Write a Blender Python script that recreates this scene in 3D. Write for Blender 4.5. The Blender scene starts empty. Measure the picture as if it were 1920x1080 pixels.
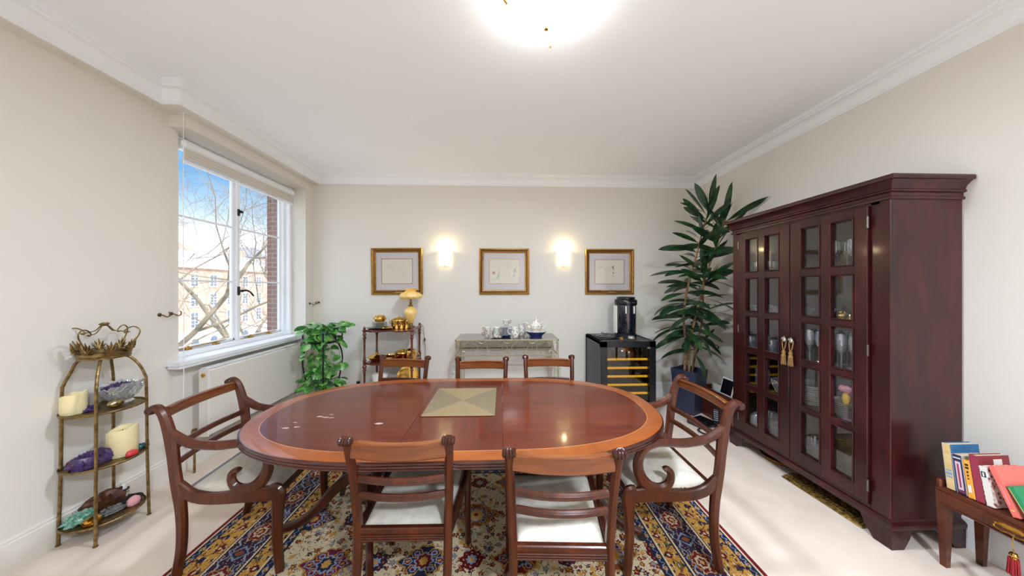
import bpy, math, random
import numpy as np
from mathutils import Vector, Matrix
PI = math.pi
S = bpy.context.scene
C = S.collection

# ------------------------------------------------------------------ camera
cam_d = bpy.data.cameras.new('camera'); cam = bpy.data.objects.new('camera', cam_d); C.objects.link(cam)
cam.location = (0, 0, 1.5)
YAW = math.atan(21 / 565)
cam.rotation_euler = (PI / 2, 0, -YAW)
cam_d.sensor_width = 36.0; cam_d.lens = 36.0 * 565 / 1920; cam_d.clip_start = 0.02; cam_d.clip_end = 500
S.camera = cam

# ------------------------------------------------------------------ exposure
S.view_settings.view_transform = 'Standard'; S.view_settings.look = 'None'
S.view_settings.gamma = 1.0; S.view_settings.use_curve_mapping = False
S.view_settings.exposure = 0.98
S.cycles.use_denoising = True
S.cycles.max_bounces = 10; S.cycles.diffuse_bounces = 6; S.cycles.glossy_bounces = 4
S.cycles.transparent_max_bounces = 24; S.cycles.transmission_bounces = 6
S.cycles.sample_clamp_indirect = 6.0
S.cycles.caustics_reflective = False; S.cycles.caustics_refractive = False

def lin(c):
    c = c / 255.0
    return c / 12.92 if c <= 0.04045 else ((c + 0.055) / 1.055) ** 2.4
def rgb(r, g, b): return (lin(r), lin(g), lin(b), 1.0)

# ------------------------------------------------------------------ sky
W = bpy.data.worlds.new('sky'); S.world = W; W.use_nodes = True
nt = W.node_tree; nt.nodes.clear()
tc = nt.nodes.new('ShaderNodeTexCoord'); sp = nt.nodes.new('ShaderNodeSeparateXYZ')
nt.links.new(tc.outputs['Generated'], sp.inputs[0])
rp = nt.nodes.new('ShaderNodeValToRGB')
nz = nt.nodes.new('ShaderNodeTexNoise'); nz.inputs['Scale'].default_value = 5; nz.inputs['Detail'].default_value = 5
nt.links.new(tc.outputs['Generated'], nz.inputs['Vector'])
ma = nt.nodes.new('ShaderNodeMath'); ma.operation = 'MULTIPLY_ADD'; ma.inputs[1].default_value = 0.22
mo = nt.nodes.new('ShaderNodeMath'); mo.operation = 'SUBTRACT'; mo.inputs[0].default_value = 0.11
nt.links.new(nz.outputs[0], ma.inputs[0]); nt.links.new(sp.outputs['Z'], mo.inputs[1])
mo.inputs[0].default_value = 0.0
ms = nt.nodes.new('ShaderNodeMath'); ms.operation = 'SUBTRACT'
nt.links.new(sp.outputs['Z'], ms.inputs[0])
mm = nt.nodes.new('ShaderNodeMath'); mm.operation = 'MULTIPLY_ADD'; mm.inputs[1].default_value = 0.10; mm.inputs[2].default_value = -0.05
nt.links.new(nz.outputs[0], mm.inputs[0]); nt.links.new(mm.outputs[0], ms.inputs[1])
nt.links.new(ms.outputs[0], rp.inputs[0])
e = rp.color_ramp.elements
e[0].position = 0.0; e[0].color = (1.1, 1.1, 1.1, 1)
e[1].position = 0.26; e[1].color = (0.08, 0.26, 0.50, 1)
k = rp.color_ramp.elements.new(0.10); k.color = (.80, .84, .88, 1)
k = rp.color_ramp.elements.new(0.165); k.color = (0.40, 0.53, 0.66, 1)
k = rp.color_ramp.elements.new(0.36); k.color = (0.2, 0.42, 0.8, 1)
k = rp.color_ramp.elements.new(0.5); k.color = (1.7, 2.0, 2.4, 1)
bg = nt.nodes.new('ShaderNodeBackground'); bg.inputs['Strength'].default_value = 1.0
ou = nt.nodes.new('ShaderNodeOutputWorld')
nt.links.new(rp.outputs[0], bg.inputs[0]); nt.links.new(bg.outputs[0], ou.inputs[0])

sun_d = bpy.data.lights.new('sun', 'SUN'); sun = bpy.data.objects.new('sun', sun_d); C.objects.link(sun)
sun_d.energy = 3.6; sun_d.angle = 0.02; sun_d.color = (1.0, 0.97, 0.93)
sun.rotation_euler = (math.radians(25), math.radians(48), 0)

# ------------------------------------------------------------------ materials
def mat_new(name):
    m = bpy.data.materials.new(name); m.use_nodes = True
    n = m.node_tree.nodes; return m, n, m.node_tree.links, n['Principled BSDF']
def ramp(n, l, src, stops):
    r = n.new('ShaderNodeValToRGB'); l.new(src, r.inputs[0]); el = r.color_ramp.elements
    el[0].position, el[0].color = stops[0]; el[1].position, el[1].color = stops[-1]
    for p, c in stops[1:-1]:
        q = el.new(p); q.color = c
    return r
def coords(n, l, scale=(1, 1, 1), kind='Object'):
    t = n.new('ShaderNodeTexCoord'); mp = n.new('ShaderNodeMapping'); mp.inputs['Scale'].default_value = scale
    l.new(t.outputs[kind], mp.inputs[0]); return mp.outputs[0]
def noise(n, l, vec, scale, detail=4, dist=0.0, rough=.5):
    q = n.new('ShaderNodeTexNoise'); q.inputs['Scale'].default_value = scale; q.inputs['Detail'].default_value = detail
    q.inputs['Distortion'].default_value = dist; q.inputs['Roughness'].default_value = rough
    l.new(vec, q.inputs['Vector']); return q.outputs[0]
def bump(n, l, b, h, strength, dist=0.002):
    q = n.new('ShaderNodeBump'); q.inputs['Strength'].default_value = strength; q.inputs['Distance'].default_value = dist
    l.new(h, q.inputs['Height']); l.new(q.outputs[0], b.inputs['Normal'])
def setp(b, rough=.5, metal=0, coat=0, spec=None, coat_rough=.08, trans=0, sub=0):
    b.inputs['Roughness'].default_value = rough; b.inputs['Metallic'].default_value = metal
    b.inputs['Coat Weight'].default_value = coat; b.inputs['Coat Roughness'].default_value = coat_rough
    b.inputs['Transmission Weight'].default_value = trans
    if spec is not None: b.inputs['Specular IOR Level'].default_value = spec
    if sub: b.inputs['Subsurface Weight'].default_value = sub; b.inputs['Subsurface Radius'].default_value = (.05, .03, .015)
def pm(name, col, rough=.5, metal=0, c2=None, nscale=8, nstretch=(1, 1, 1), bs=0, bscale=200, **kw):
    m, n, l, b = mat_new(name); setp(b, rough, metal, **kw)
    v = coords(n, l, nstretch)
    if c2 is not None:
        r = ramp(n, l, noise(n, l, v, nscale, 5), [(.35, col), (.65, c2)]); l.new(r.outputs[0], b.inputs['Base Color'])
    else: b.inputs['Base Color'].default_value = col
    if bs: bump(n, l, b, noise(n, l, v, bscale, 2), bs)
    return m
def wood(name, c1, c2, c3, rough=.3, stretch=(40, 40, 3), coat=.3, scale=1.0, bl=None, spec=.35):
    m, n, l, b = mat_new(name); setp(b, rough, coat=coat, spec=spec)
    v = coords(n, l, stretch); g = noise(n, l, v, scale, 6, .6)
    v2 = coords(n, l, tuple(s * .12 for s in stretch)); g2 = noise(n, l, v2, scale, 3, .3)
    mx = n.new('ShaderNodeMath'); mx.operation = 'MULTIPLY_ADD'; mx.inputs[1].default_value = .55
    l.new(g, mx.inputs[0]); m2 = n.new('ShaderNodeMath'); m2.operation = 'MULTIPLY'; m2.inputs[1].default_value = .45
    l.new(g2, m2.inputs[0]); l.new(m2.outputs[0], mx.inputs[2])
    r = ramp(n, l, mx.outputs[0], [(.32, c1), (.5, c2), (.68, c3)]); l.new(r.outputs[0], b.inputs['Base Color'])
    return m
def clear_glass(name, tint=(1, 1, 1, 1), refl=.08, rough=.02, haze=0.0, power=3.0):
    """thin clear glass: passes light straight on, mirrors more at grazing angles"""
    m, n, l, b = mat_new(name); n.remove(b); out = n['Material Output']
    tr = n.new('ShaderNodeBsdfTransparent'); tr.inputs[0].default_value = tint
    gl = n.new('ShaderNodeBsdfGlossy'); gl.inputs['Roughness'].default_value = rough
    lw = n.new('ShaderNodeLayerWeight'); lw.inputs[0].default_value = .5
    pw = n.new('ShaderNodeMath'); pw.operation = 'POWER'; pw.inputs[1].default_value = power; l.new(lw.outputs['Facing'], pw.inputs[0])
    mp = n.new('ShaderNodeMath'); mp.operation = 'MULTIPLY_ADD'; mp.inputs[1].default_value = 1 - refl; mp.inputs[2].default_value = refl
    l.new(pw.outputs[0], mp.inputs[0])
    mx = n.new('ShaderNodeMixShader'); l.new(mp.outputs[0], mx.inputs[0]); l.new(tr.outputs[0], mx.inputs[1]); l.new(gl.outputs[0], mx.inputs[2])
    last = mx
    if haze:
        df = n.new('ShaderNodeBsdfDiffuse'); df.inputs[0].default_value = (.9, .93, .95, 1)
        m2 = n.new('ShaderNodeMixShader'); m2.inputs[0].default_value = haze
        l.new(mx.outputs[0], m2.inputs[1]); l.new(df.outputs[0], m2.inputs[2]); last = m2
    l.new(last.outputs[0], out.inputs[0]); return m
def emit(name, col, strength):
    m, n, l, b = mat_new(name); n.remove(b)
    q = n.new('ShaderNodeEmission'); q.inputs[0].default_value = col; q.inputs[1].default_value = strength
    l.new(q.outputs[0], n['Material Output'].inputs[0]); return m

M = {}
M['wall'] = pm('wall_paint', rgb(224, 219, 210), .85, bs=.04, bscale=180)
M['ceil'] = pm('ceiling_paint', rgb(243, 245, 248), .9)
M['white'] = pm('white_gloss_paint', rgb(238, 240, 243), .45)
M['blindfab'] = pm('blind_fabric', rgb(214, 208, 198), .8, bs=.1, bscale=600)
M['carpet'] = pm('cream_carpet', rgb(228, 211, 194), .97, c2=rgb(236, 220, 205), nscale=5, bs=.5, bscale=420)
M['chair'] = wood('mahogany_chair', rgb(48, 19, 7), rgb(72, 30, 12), rgb(94, 43, 18), .3, (45, 45, 4), .15)
M['chair_rail'] = wood('mahogany_rail', rgb(88, 43, 17), rgb(112, 59, 25), rgb(136, 77, 36), .3, (4, 50, 60), .15)
M['chair_dark'] = wood('mahogany_dark', rgb(40, 15, 9), rgb(58, 24, 13), rgb(74, 33, 18), .3, (45, 45, 4), .15)
M['table'] = wood('mahogany_table', rgb(74, 25, 11), rgb(88, 32, 14), rgb(104, 43, 20), .3, (3, 24, 24), .40, spec=.15)
M['table_leaf'] = wood('mahogany_leaf', rgb(68, 20, 10), rgb(82, 26, 13), rgb(98, 35, 18), .3, (24, 3, 24), .40, spec=.15)
M['band'] = wood('satinwood_band', rgb(126, 62, 24), rgb(142, 74, 30), rgb(156, 86, 36), .3, (14, 14, 14), .40, spec=.15)
M['inlay'] = pm('inlay_line', rgb(180, 116, 60), .25, coat=.2)
M['edge'] = wood('table_edge', rgb(44, 17, 12), rgb(64, 26, 17), rgb(82, 38, 24), .25, (8, 8, 60), .3)
M['cab'] = wood('dark_cherry', rgb(30, 8, 10), rgb(52, 14, 17), rgb(78, 26, 24), .3, (11, 11, 3), .2, 1.0)
M['cab_in'] = pm('cabinet_inside', rgb(128, 116, 110), .6)
M['bench'] = wood('bench_wood', rgb(62, 24, 12), rgb(88, 40, 20), rgb(108, 54, 28), .3, (30, 3, 30), .2)
M['seat'] = pm('cream_damask', rgb(212, 205, 192), .85, c2=rgb(196, 188, 173), nscale=26, bs=.2, bscale=300)
M['brass'] = pm('brass', rgb(206, 160, 74), .28, 1)
M['gold'] = pm('polished_gold', rgb(234, 188, 100), .12, 1)
M['gilt'] = pm('gilt_frame', rgb(150, 104, 42), .38, .8, c2=rgb(182, 134, 60), nscale=30)
M['gilt_dark'] = pm('gilt_dark_band', rgb(96, 58, 26), .5, .5)  # darker gilt along the hollow of the frame moulding
M['antique'] = pm('antiqued_brass_metal', rgb(158, 132, 84), .42, .85, c2=rgb(104, 84, 54), nscale=40)
M['champ'] = pm('champagne_metal', rgb(206, 198, 172), .35, .7, c2=rgb(184, 172, 138), nscale=20)
M['iron'] = pm('black_iron', rgb(30, 30, 36), .45, .5)
M['black'] = pm('black_plastic', rgb(16, 17, 22), .25)
M['black_m'] = pm('black_matte', rgb(24, 24, 28), .6)
M['side_grey'] = pm('dark_grey_side', rgb(66, 66, 74), .5)
M['silver'] = pm('silver', rgb(200, 200, 200), .2, 1)
M['white_c'] = pm('white_ceramic', rgb(236, 234, 226), .15, coat=.4)
M['glass'] = clear_glass('window_glass', refl=.03)
M['cabglass'] = clear_glass('cabinet_glass', (.96, .97, .98, 1), .05)
M['crystal'] = clear_glass('crystal', (.90, .94, .97, 1), .34, .03, .20, 1.3)
M['smoked'] = clear_glass('smoked_glass', (.55, .57, .6, 1), .10)
M['fridgeglass'] = clear_glass('fridge_glass', (.42, .38, .36, 1), .07)
M['hook'] = pm('bronze_hook', rgb(110, 78, 46), .4, .8)
M['planter'] = pm('navy_planter', rgb(40, 44, 66), .5, c2=rgb(50, 55, 78), nscale=20)
M['soil'] = pm('soil', rgb(50, 36, 28), .95, bs=.6, bscale=90)

# ------------------------------------------------------------------ mesh helpers
def cr(pts, n=6):
    """Catmull-Rom through points of any dimension"""
    P = [np.array(p, float) for p in pts]; P = [2 * P[0] - P[1]] + P + [2 * P[-1] - P[-2]]
    out = []
    for i in range(1, len(P) - 2):
        a, b, c, d = P[i - 1:i + 3]
        for k in range(n):
            t = k / n
            out.append(.5 * ((2 * b) + (-a + c) * t + (2 * a - 5 * b + 4 * c - d) * t * t + (-a + 3 * b - 3 * c + d) * t ** 3))
    out.append(P[-2]); return [tuple(o) for o in out]
class MB:
    def __init__(s): s.v = []; s.f = []; s.m = []
    def add(s, vs, fs, mi=0, mt=None):
        o = len(s.v)
        if mt is not None: vs = [tuple(mt @ Vector(v)) for v in vs]
        s.v += [tuple(v) for v in vs]; s.f += [tuple(i + o for i in f) for f in fs]; s.m += [mi] * len(fs); return s
    def box(s, c, d, ch=0.0, mi=0, rot=None):
        hx, hy, hz = d[0] / 2, d[1] / 2, d[2] / 2
        mt = Matrix.Translation(Vector(c))
        if rot is not None: mt = mt @ (Matrix.Rotation(rot, 4, 'Z') if isinstance(rot, (int, float)) else rot)
        if ch <= 0:
            vs = [(x * hx, y * hy, z * hz) for x in (-1, 1) for y in (-1, 1) for z in (-1, 1)]
            return s.add(vs, [(0, 1, 3, 2), (4, 6, 7, 5), (0, 4, 5, 1), (2, 3, 7, 6), (0, 2, 6, 4), (1, 5, 7, 3)], mi, mt)
        ch = min(ch, hx * .9, hy * .9, hz * .9); vs = []; ix = {}
        for sx in (-1, 1):
            for sy in (-1, 1):
                for sz in (-1, 1):
                    for a in range(3):
                        p = [sx * (hx - ch), sy * (hy - ch), sz * (hz - ch)]
                        p[a] = (sx, sy, sz)[a] * (hx, hy, hz)[a]
                        ix[(sx, sy, sz, a)] = len(vs); vs.append(tuple(p))
        fs = []
        for a in range(3):
            b, c_ = (a + 1) % 3, (a + 2) % 3
            for sg in (-1, 1):
                q = []
                for sb, sc in ((-1, -1), (1, -1), (1, 1), (-1, 1)):
                    t = [0, 0, 0]; t[a] = sg; t[b] = sb; t[c_] = sc; q.append(ix[(*t, a)])
                fs.append(tuple(q if sg > 0 else q[::-1]))
        for a in range(3):
            b, c_ = (a + 1) % 3, (a + 2) % 3
            for sb in (-1, 1):
                for sc in (-1, 1):
                    lo = [0, 0, 0]; hi = [0, 0, 0]; lo[a] = -1; hi[a] = 1
                    lo[b] = hi[b] = sb; lo[c_] = hi[c_] = sc
                    q = [ix[(*lo, b)], ix[(*hi, b)], ix[(*hi, c_)], ix[(*lo, c_)]]
                    fs.append(tuple(q if sb * sc < 0 else q[::-1]))
        for sx in (-1, 1):
            for sy in (-1, 1):
                for sz in (-1, 1):
                    q = [ix[(sx, sy, sz, a)] for a in range(3)]
                    fs.append(tuple(q if sx * sy * sz > 0 else q[::-1]))
        return s.add(vs, fs, mi, mt)
    def lathe(s, prof, c=(0, 0, 0), seg=24, mi=0, mt=None, sx=1.0, sy=1.0):
        vs = []; fs = []; n = len(prof)
        for i in range(seg):
            a = 2 * PI * i / seg
            for r, z in prof: vs.append((c[0] + r * math.cos(a) * sx, c[1] + r * math.sin(a) * sy, c[2] + z))
        for i in range(seg):
            j = (i + 1) % seg
            for k in range(n - 1): fs.append((i * n + k, j * n + k, j * n + k + 1, i * n + k + 1))
        if prof[0][0] > 1e-5: fs.append(tuple(i * n for i in range(seg))[::-1])
        if prof[-1][0] > 1e-5: fs.append(tuple(i * n + n - 1 for i in range(seg)))
        return s.add(vs, fs, mi, mt)
    def cyl(s, p0, p1, r0, r1=None, seg=12, mi=0):
        r1 = r0 if r1 is None else r1
        return s.tube([p0, p1], [r0, r1], seg, mi=mi)
    def tube(s, pts, r, seg=8, closed=False, mi=0, flat=1.0):
        P = [Vector(p) for p in pts]; n = len(P); R = r if isinstance(r, (list, tuple)) else [r] * n
        vs = []; fs = []; up = None
        for i in range(n):
            if closed: t = P[(i + 1) % n] - P[i - 1]
            else: t = P[min(i + 1, n - 1)] - P[max(i - 1, 0)]
            t.normalize()
            if up is None:
                a = Vector((0, 0, 1)) if abs(t.z) < .9 else Vector((1, 0, 0)); up = t.cross(a).normalized()
            up = (up - t * up.dot(t)).normalized(); w = t.cross(up)
            for k in range(seg):
                a = 2 * PI * k / seg; vs.append(tuple(P[i] + (up * math.cos(a) + w * math.sin(a) * flat) * R[i]))
        m = n if closed else n - 1
        for i in range(m):
            j = (i + 1) % n
            for k in range(seg):
                q = (k + 1) % seg; fs.append((i * seg + k, i * seg + q, j * seg + q, j * seg + k))
        if not closed:
            fs.append(tuple(range(seg))[::-1]); fs.append(tuple((n - 1) * seg + k for k in range(seg)))
        return s.add(vs, fs, mi)
    def sweep(s, path, N, wid, thk, ch=.25, mi=0):
        """board swept along a path lying in the plane with normal N: wid in the plane, thk along N"""
        P = [Vector(p) for p in path]; N = Vector(N).normalized(); n = len(P); vs = []; fs = []
        for i in range(n):
            t = (P[min(i + 1, n - 1)] - P[max(i - 1, 0)]).normalized(); b = N.cross(t).normalized()
            w = (wid[i] if isinstance(wid, (list, tuple)) else wid) / 2; h = (thk[i] if isinstance(thk, (list, tuple)) else thk) / 2
            c = min(w, h) * ch * 2
            for x, y in ((w, h - c), (w - c, h), (-w + c, h), (-w, h - c), (-w, -h + c), (-w + c, -h), (w - c, -h), (w, -h + c)):
                vs.append(tuple(P[i] + b * x + N * y))
        for i in range(n - 1):
            for k in range(8):
                q = (k + 1) % 8; fs.append((i * 8 + k, i * 8 + q, i * 8 + 8 + q, i * 8 + 8 + k))
        fs.append(tuple(range(8))[::-1]); fs.append(tuple((n - 1) * 8 + k for k in range(8)))
        return s.add(vs, fs, mi)
    def prism(s, poly, z0, z1, mi=0, mt=None):
        n = len(poly); vs = [(x, y, z0) for x, y in poly] + [(x, y, z1) for x, y in poly]
        fs = [tuple(range(n))[::-1], tuple(range(n, 2 * n))] + [(i, (i + 1) % n, n + (i + 1) % n, n + i) for i in range(n)]
        return s.add(vs, fs, mi, mt)
    def blob(s, c, r, seed=0, amp=.25, nu=14, nv=9, mi=0, freq=3.0, flat_bottom=True):
        rnd = random.Random(seed); ph = [rnd.uniform(0, 6.28) for _ in range(9)]
        vs = []; fs = []
        for j in range(nv + 1):
            th = PI * j / nv
            for i in range(nu):
                a = 2 * PI * i / nu; d = (math.sin(th) * math.cos(a), math.sin(th) * math.sin(a), math.cos(th))
                k = 1 + amp * (math.sin(freq * d[0] * 2 + ph[0]) * math.sin(freq * d[1] * 2 + ph[1]) + .6 * math.sin(freq * 5 * d[0] + ph[2]) * math.sin(freq * 4 * d[1] + ph[3]) + .5 * math.sin(freq * 4 * d[2] + ph[4])) + rnd.uniform(-.5, .5) * amp * .5
                z = d[2] * k * r[2]
                if flat_bottom: z = max(z, -r[2] * .55)
                vs.append((c[0] + d[0] * k * r[0], c[1] + d[1] * k * r[1], c[2] + z))
        for j in range(nv):
            for i in range(nu):
                q = (i + 1) % nu; fs.append((j * nu + i, (j + 1) * nu + i, (j + 1) * nu + q, j * nu + q))
        return s.add(vs, fs, mi)
    def build(s, name, mat, parent=None, smooth=35, loc=None, label=None):
        me = bpy.data.meshes.new(name); me.from_pydata(s.v, [], s.f)
        for m in (mat if isinstance(mat, (list, tuple)) else [mat]): me.materials.append(M[m] if isinstance(m, str) else m)
        me.polygons.foreach_set('material_index', s.m)
        if smooth: 
            me.polygons.foreach_set('use_smooth', [True] * len(me.polygons)); me.set_sharp_from_angle(angle=math.radians(smooth))
        me.validate(); me.update()
        o = bpy.data.objects.new(name, me); C.objects.link(o)
        if parent is not None: o.parent = parent
        if loc is not None: o.location = loc
        if label: o['label'] = label
        return o
def tag(o, label, cat, group=None, kind=None):
    o['label'] = label; o['category'] = cat
    if group: o['group'] = group
    if kind: o['kind'] = kind
    return o
def thing(name, label, cat, loc=(0, 0, 0), rotz=0, group=None):
    o = bpy.data.objects.new(name, None); C.objects.link(o); o.location = loc; o.rotation_euler = (0, 0, rotz)
    o.empty_display_size = .05
    return tag(o, label, cat, group)
def st(o): o['kind'] = 'structure'; return o
def dup(root, loc, rotz=None, label=None, group=None, scale=None):
    r = root.copy(); C.objects.link(r); r.location = loc
    if rotz is not None: r.rotation_euler = (0, 0, rotz)
    if scale is not None: r.scale = (scale, scale, scale)
    if label: r['label'] = label
    if group: r['group'] = group
    def kids(a, b):
        for ch in list(a.children):
            c = ch.copy(); C.objects.link(c); c.parent = b; kids(ch, c)
    kids(root, r); return r
R = math.radians

# ------------------------------------------------------------------ room
XL, XR, YB, YF, ZC = -2.60, 2.70, 4.07, -2.3, 3.0
st(MB().box(((XL + XR) / 2, (YB + YF) / 2, -.05), (XR - XL + .8, YB - YF + .8, .1)).build('floor', 'carpet', smooth=0))
st(MB().box(((XL + XR) / 2, (YB + YF) / 2, ZC + .1), (XR - XL + .8, YB - YF + .8, .2)).build('ceiling', 'ceil', smooth=0))
st(MB().box(((XL + XR) / 2 - .1, YB + .1, 1.5), (XR - XL + .6, .2, 3.0)).build('wall_back', 'wall', smooth=0))
st(MB().box(((XL + XR) / 2, YF - .1, 1.5), (XR - XL + .6, .2, 3.0)).build('wall_front', 'wall', smooth=0))
st(MB().box((XR + .1, (YB + YF) / 2, 1.5), (.2, YB - YF, 3.0)).build('wall_right', 'wall', smooth=0))
# left wall with two window openings: seen one Y 2.55..3.93, z .90..2.765; the other added unseen behind the camera for more light
w = MB(); XO = -2.90
def wseg(y0, y1, z0, z1, x0=XO, x1=XL): w.box(((x0 + x1) / 2, (y0 + y1) / 2, (z0 + z1) / 2), (x1 - x0, y1 - y0, z1 - z0))
wseg(YF, -1.5, 0, 3); wseg(-1.5, .0, 0, .9); wseg(-1.5, .0, 2.765, 3); wseg(.0, 2.53, 0, 3)
wseg(2.53, 3.91, 0, .888); wseg(2.53, 3.91, 2.765, 3); wseg(3.91, YB, 0, 3, XO, -2.47)
wseg(2.46, 3.91, 2.765, 2.86, XL, -2.47)            # boxed beam over the window
st(w.build('wall_left', 'wall', smooth=0))
# bulkheads that carry the cornice on the left
b = MB(); b.box(((XL - 2.51) / 2, (YF + 2.33) / 2, 2.93), (XL * -1 - 2.51, 2.33 - YF, .14)); b.box(((XL - 2.38) / 2, (2.33 + YB) / 2, 2.93), (XL * -1 - 2.38, YB - 2.33, .14))
st(b.build('trim_1', 'wall', smooth=0))
# cornice profile: d = out from the wall, h = below the ceiling
def cornice_prof(k=1.0):
    p = [(0, .125), (.006, .125), (.008, .112), (.016, .104)]
    for i in range(7):
        a = i / 6 * PI / 2; p.append((.018 + .052 * (1 - math.cos(a)), .100 - .062 * math.sin(a)))
    p += [(.078, .036), (.082, .028), (.092, .024), (.104, .016), (.106, .006), (.116, .004), (.118, 0)]
    return [(x * k, z) for x, z in p]
def run_moulding(name, path, prof, mat, closed=False):
    """path: (x,y) floor-plan points with interior on the left hand side; prof: (out, z)"""
    n = len(path); mb = MB(); vs = []; fs = []; m = len(prof)
    for i in range(n):
        p = Vector(path[i]); a = Vector(path[i - 1]) if (i > 0 or closed) else None; c = Vector(path[(i + 1) % n]) if (i < n - 1 or closed) else None
        d1 = (p - a).normalized() if a is not None else None; d2 = (c - p).normalized() if c is not None else None
        if d1 is None: d1 = d2
        if d2 is None: d2 = d1
        n1 = Vector((-d1.y, d1.x)); n2 = Vector((-d2.y, d2.x)); bi = (n1 + n2) / (1 + n1.dot(n2))
        for o, z in prof: vs.append((p.x + bi.x * o, p.y + bi.y * o, z))
    for i in range(n if closed else n - 1):
        j = (i + 1) % n
        for k in range(m - 1): fs.append((i * m + k, i * m + k + 1, j * m + k + 1, j * m + k))
    mb.add(vs, fs); return mb.build(name, mat, smooth=25)
cp = [(o, ZC - h) for o, h in cornice_prof()]
cl = [(o, ZC - h * 1.1) for o, h in cornice_prof(.85)]
st(run_moulding('trim_2', [(XR, YF), (XR, YB), (-2.40, YB)], cp, 'white'))
st(run_moulding('trim_3', [(-2.38, YB), (-2.38, 2.33), (-2.51, 2.33), (-2.51, YF)], cl, 'white'))
bp = [(0, .205), (.006, .205), (.010, .196), (.014, .190), (.012, .180), (.018, .172), (.018, 0)]
st(run_moulding('baseboard_right', [(XR, YF), (XR, YB)], bp, 'white'))
st(run_moulding('baseboard_back', [(XR, YB), (-2.47, YB)], bp, 'white'))
st(run_moulding('baseboard_left', [(-2.47, YB), (-2.47, 3.91), (XL, 3.91), (XL, YF)], [(o, z * .88) for o, z in bp], M['wall']))
# window reveal board (sill)
w = MB(); w.prism([(-2.75, 2.535), (-2.598, 2.535), (-2.598, 2.43), (-2.485, 2.43), (-2.485, 3.908), (-2.75, 3.908)], .890, .920); w.box((-2.545, 3.17, .876), (.10, 1.46, .028), .006)
st(w.build('trim_4', 'white', smooth=20))
# brick outer jamb just outside the window
M['brick'] = None
m, n, l, bb = mat_new('brick'); setp(bb, .9)
v = coords(n, l, (1, 1, 1)); 
cx = n.new('ShaderNodeCombineXYZ'); sx = n.new('ShaderNodeSeparateXYZ'); l.new(v, sx.inputs[0])
ad = n.new('ShaderNodeMath'); ad.operation = 'ADD'; l.new(sx.outputs[0], ad.inputs[0]); l.new(sx.outputs[1], ad.inputs[1])
l.new(ad.outputs[0], cx.inputs[0]); l.new(sx.outputs[2], cx.inputs[1])
bt = n.new('ShaderNodeTexBrick'); bt.inputs['Scale'].default_value = 4.4; bt.inputs['Color1'].default_value = rgb(120, 80, 66); bt.inputs['Color2'].default_value = rgb(100, 70, 62); bt.inputs['Mortar'].default_value = rgb(132, 118, 108); bt.inputs['Mortar Size'].default_value = .03
l.new(cx.outputs[0], bt.inputs[0]); l.new(bt.outputs[0], bb.inputs['Base Color']); M['brick'] = m
w = MB(); w.box((-2.845, 3.95, 1.83), (.10, .16, 2.2)); w.box((-2.93, 4.3, 1.3), (.05, .75, 5.4))
st(w.build('wall_outside', 'brick', smooth=0))

# ------------------------------------------------------------------ window
def window(name, y0, y1, full=True):
    fr = thing(name, 'white window', 'window'); del fr['label'], fr['category']; st(fr)
    z0, z1 = .92, 2.765; XF = -2.75; ym = (y0 + y1) / 2
    f = MB()
    for y in (y0 + .02, y1 - .02): f.box((-2.70, y, (z0 + z1) / 2), (.13, .045, z1 - z0), .008)
    for y in (y0 + .05, y1 - .05): f.box((-2.735, y, (z0 + z1) / 2), (.08, .03, z1 - z0), .006)
    f.box((-2.73, ym, z0 + .02), (.12, y1 - y0, .045), .008); f.box((-2.73, ym, z1 - .02), (.12, y1 - y0, .045), .008)
    f.box((-2.745, ym, (z0 + z1) / 2), (.07, .045, z1 - z0), .008)
    st(f.build('window_frame', 'white', fr))
    for k, (a, b_) in enumerate(((y0 + .05, ym - .018), (ym + .018, y1 - .05))):
        g = MB(); sw = .028; zb, zt = z0 + .045, z1 - .05
        g.box((XF, a + sw / 2, (zb + zt) / 2), (.035, sw, zt - zb), .006); g.box((XF, b_ - sw / 2, (zb + zt) / 2), (.035, sw, zt - zb), .006)
        g.box((XF, (a + b_) / 2, zb + sw / 2), (.035, b_ - a, sw), .006); g.box((XF, (a + b_) / 2, zt - sw / 2), (.035, b_ - a, sw), .006)
        for z in (1.565, 2.12): g.box((XF, (a + b_) / 2, z), (.028, b_ - a - .02, .017), .004)
        cs = g.build('casement', 'white', fr); st(cs)
        MB().box((XF, (a + b_) / 2, (zb + zt) / 2), (.005, b_ - a - .03, zt - zb - .03)).build('glass', 'glass', cs, smooth=0)
        if full:
            # brass stay with two pegs along the bottom
            h = MB(); zs = zb + .005
            h.tube([(XF + .03, a + .06, zs + .01), (XF + .035, b_ - .12, zs + .022)], .005, 6)
            for y in (a + .14, b_ - .22): h.box((XF + .035, y, zs), (.03, .05, .012), .003); h.cyl((XF + .035, y, zs), (XF + .035, y, zs + .028), .006)
            h.build('stay', 'brass', cs, label='brass casement stay')
    if full:
        h = MB(); y = ym - .005
        h.box((XF + .045, y, 1.47), (.02, .022, .09), .004); h.cyl((XF + .05, y, 1.47), (XF + .085, y, 1.47), .012)
        h.tube(cr([(XF + .085, y, 1.47), (XF + .09, y + .04, 1.475), (XF + .09, y + .09, 1.455), (XF + .09, y + .13, 1.415)], 5), [.010] * 8 + [.008] * 8, 8)
        h.build('handle', 'iron', fr, label='dark iron casement handle')
        h = MB(); h.box((XF + .045, y, 2.28), (.018, .022, .07), .004); h.blob((XF + .06, y + .012, 2.285), (.014, .022, .016), 3, .2); h.build('catch', 'iron', fr)
    return fr
window('window_1', 2.53, 3.91)
window('fill_window', -1.5, 0.0, False)  # added window out of view, lets extra daylight into the room
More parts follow.
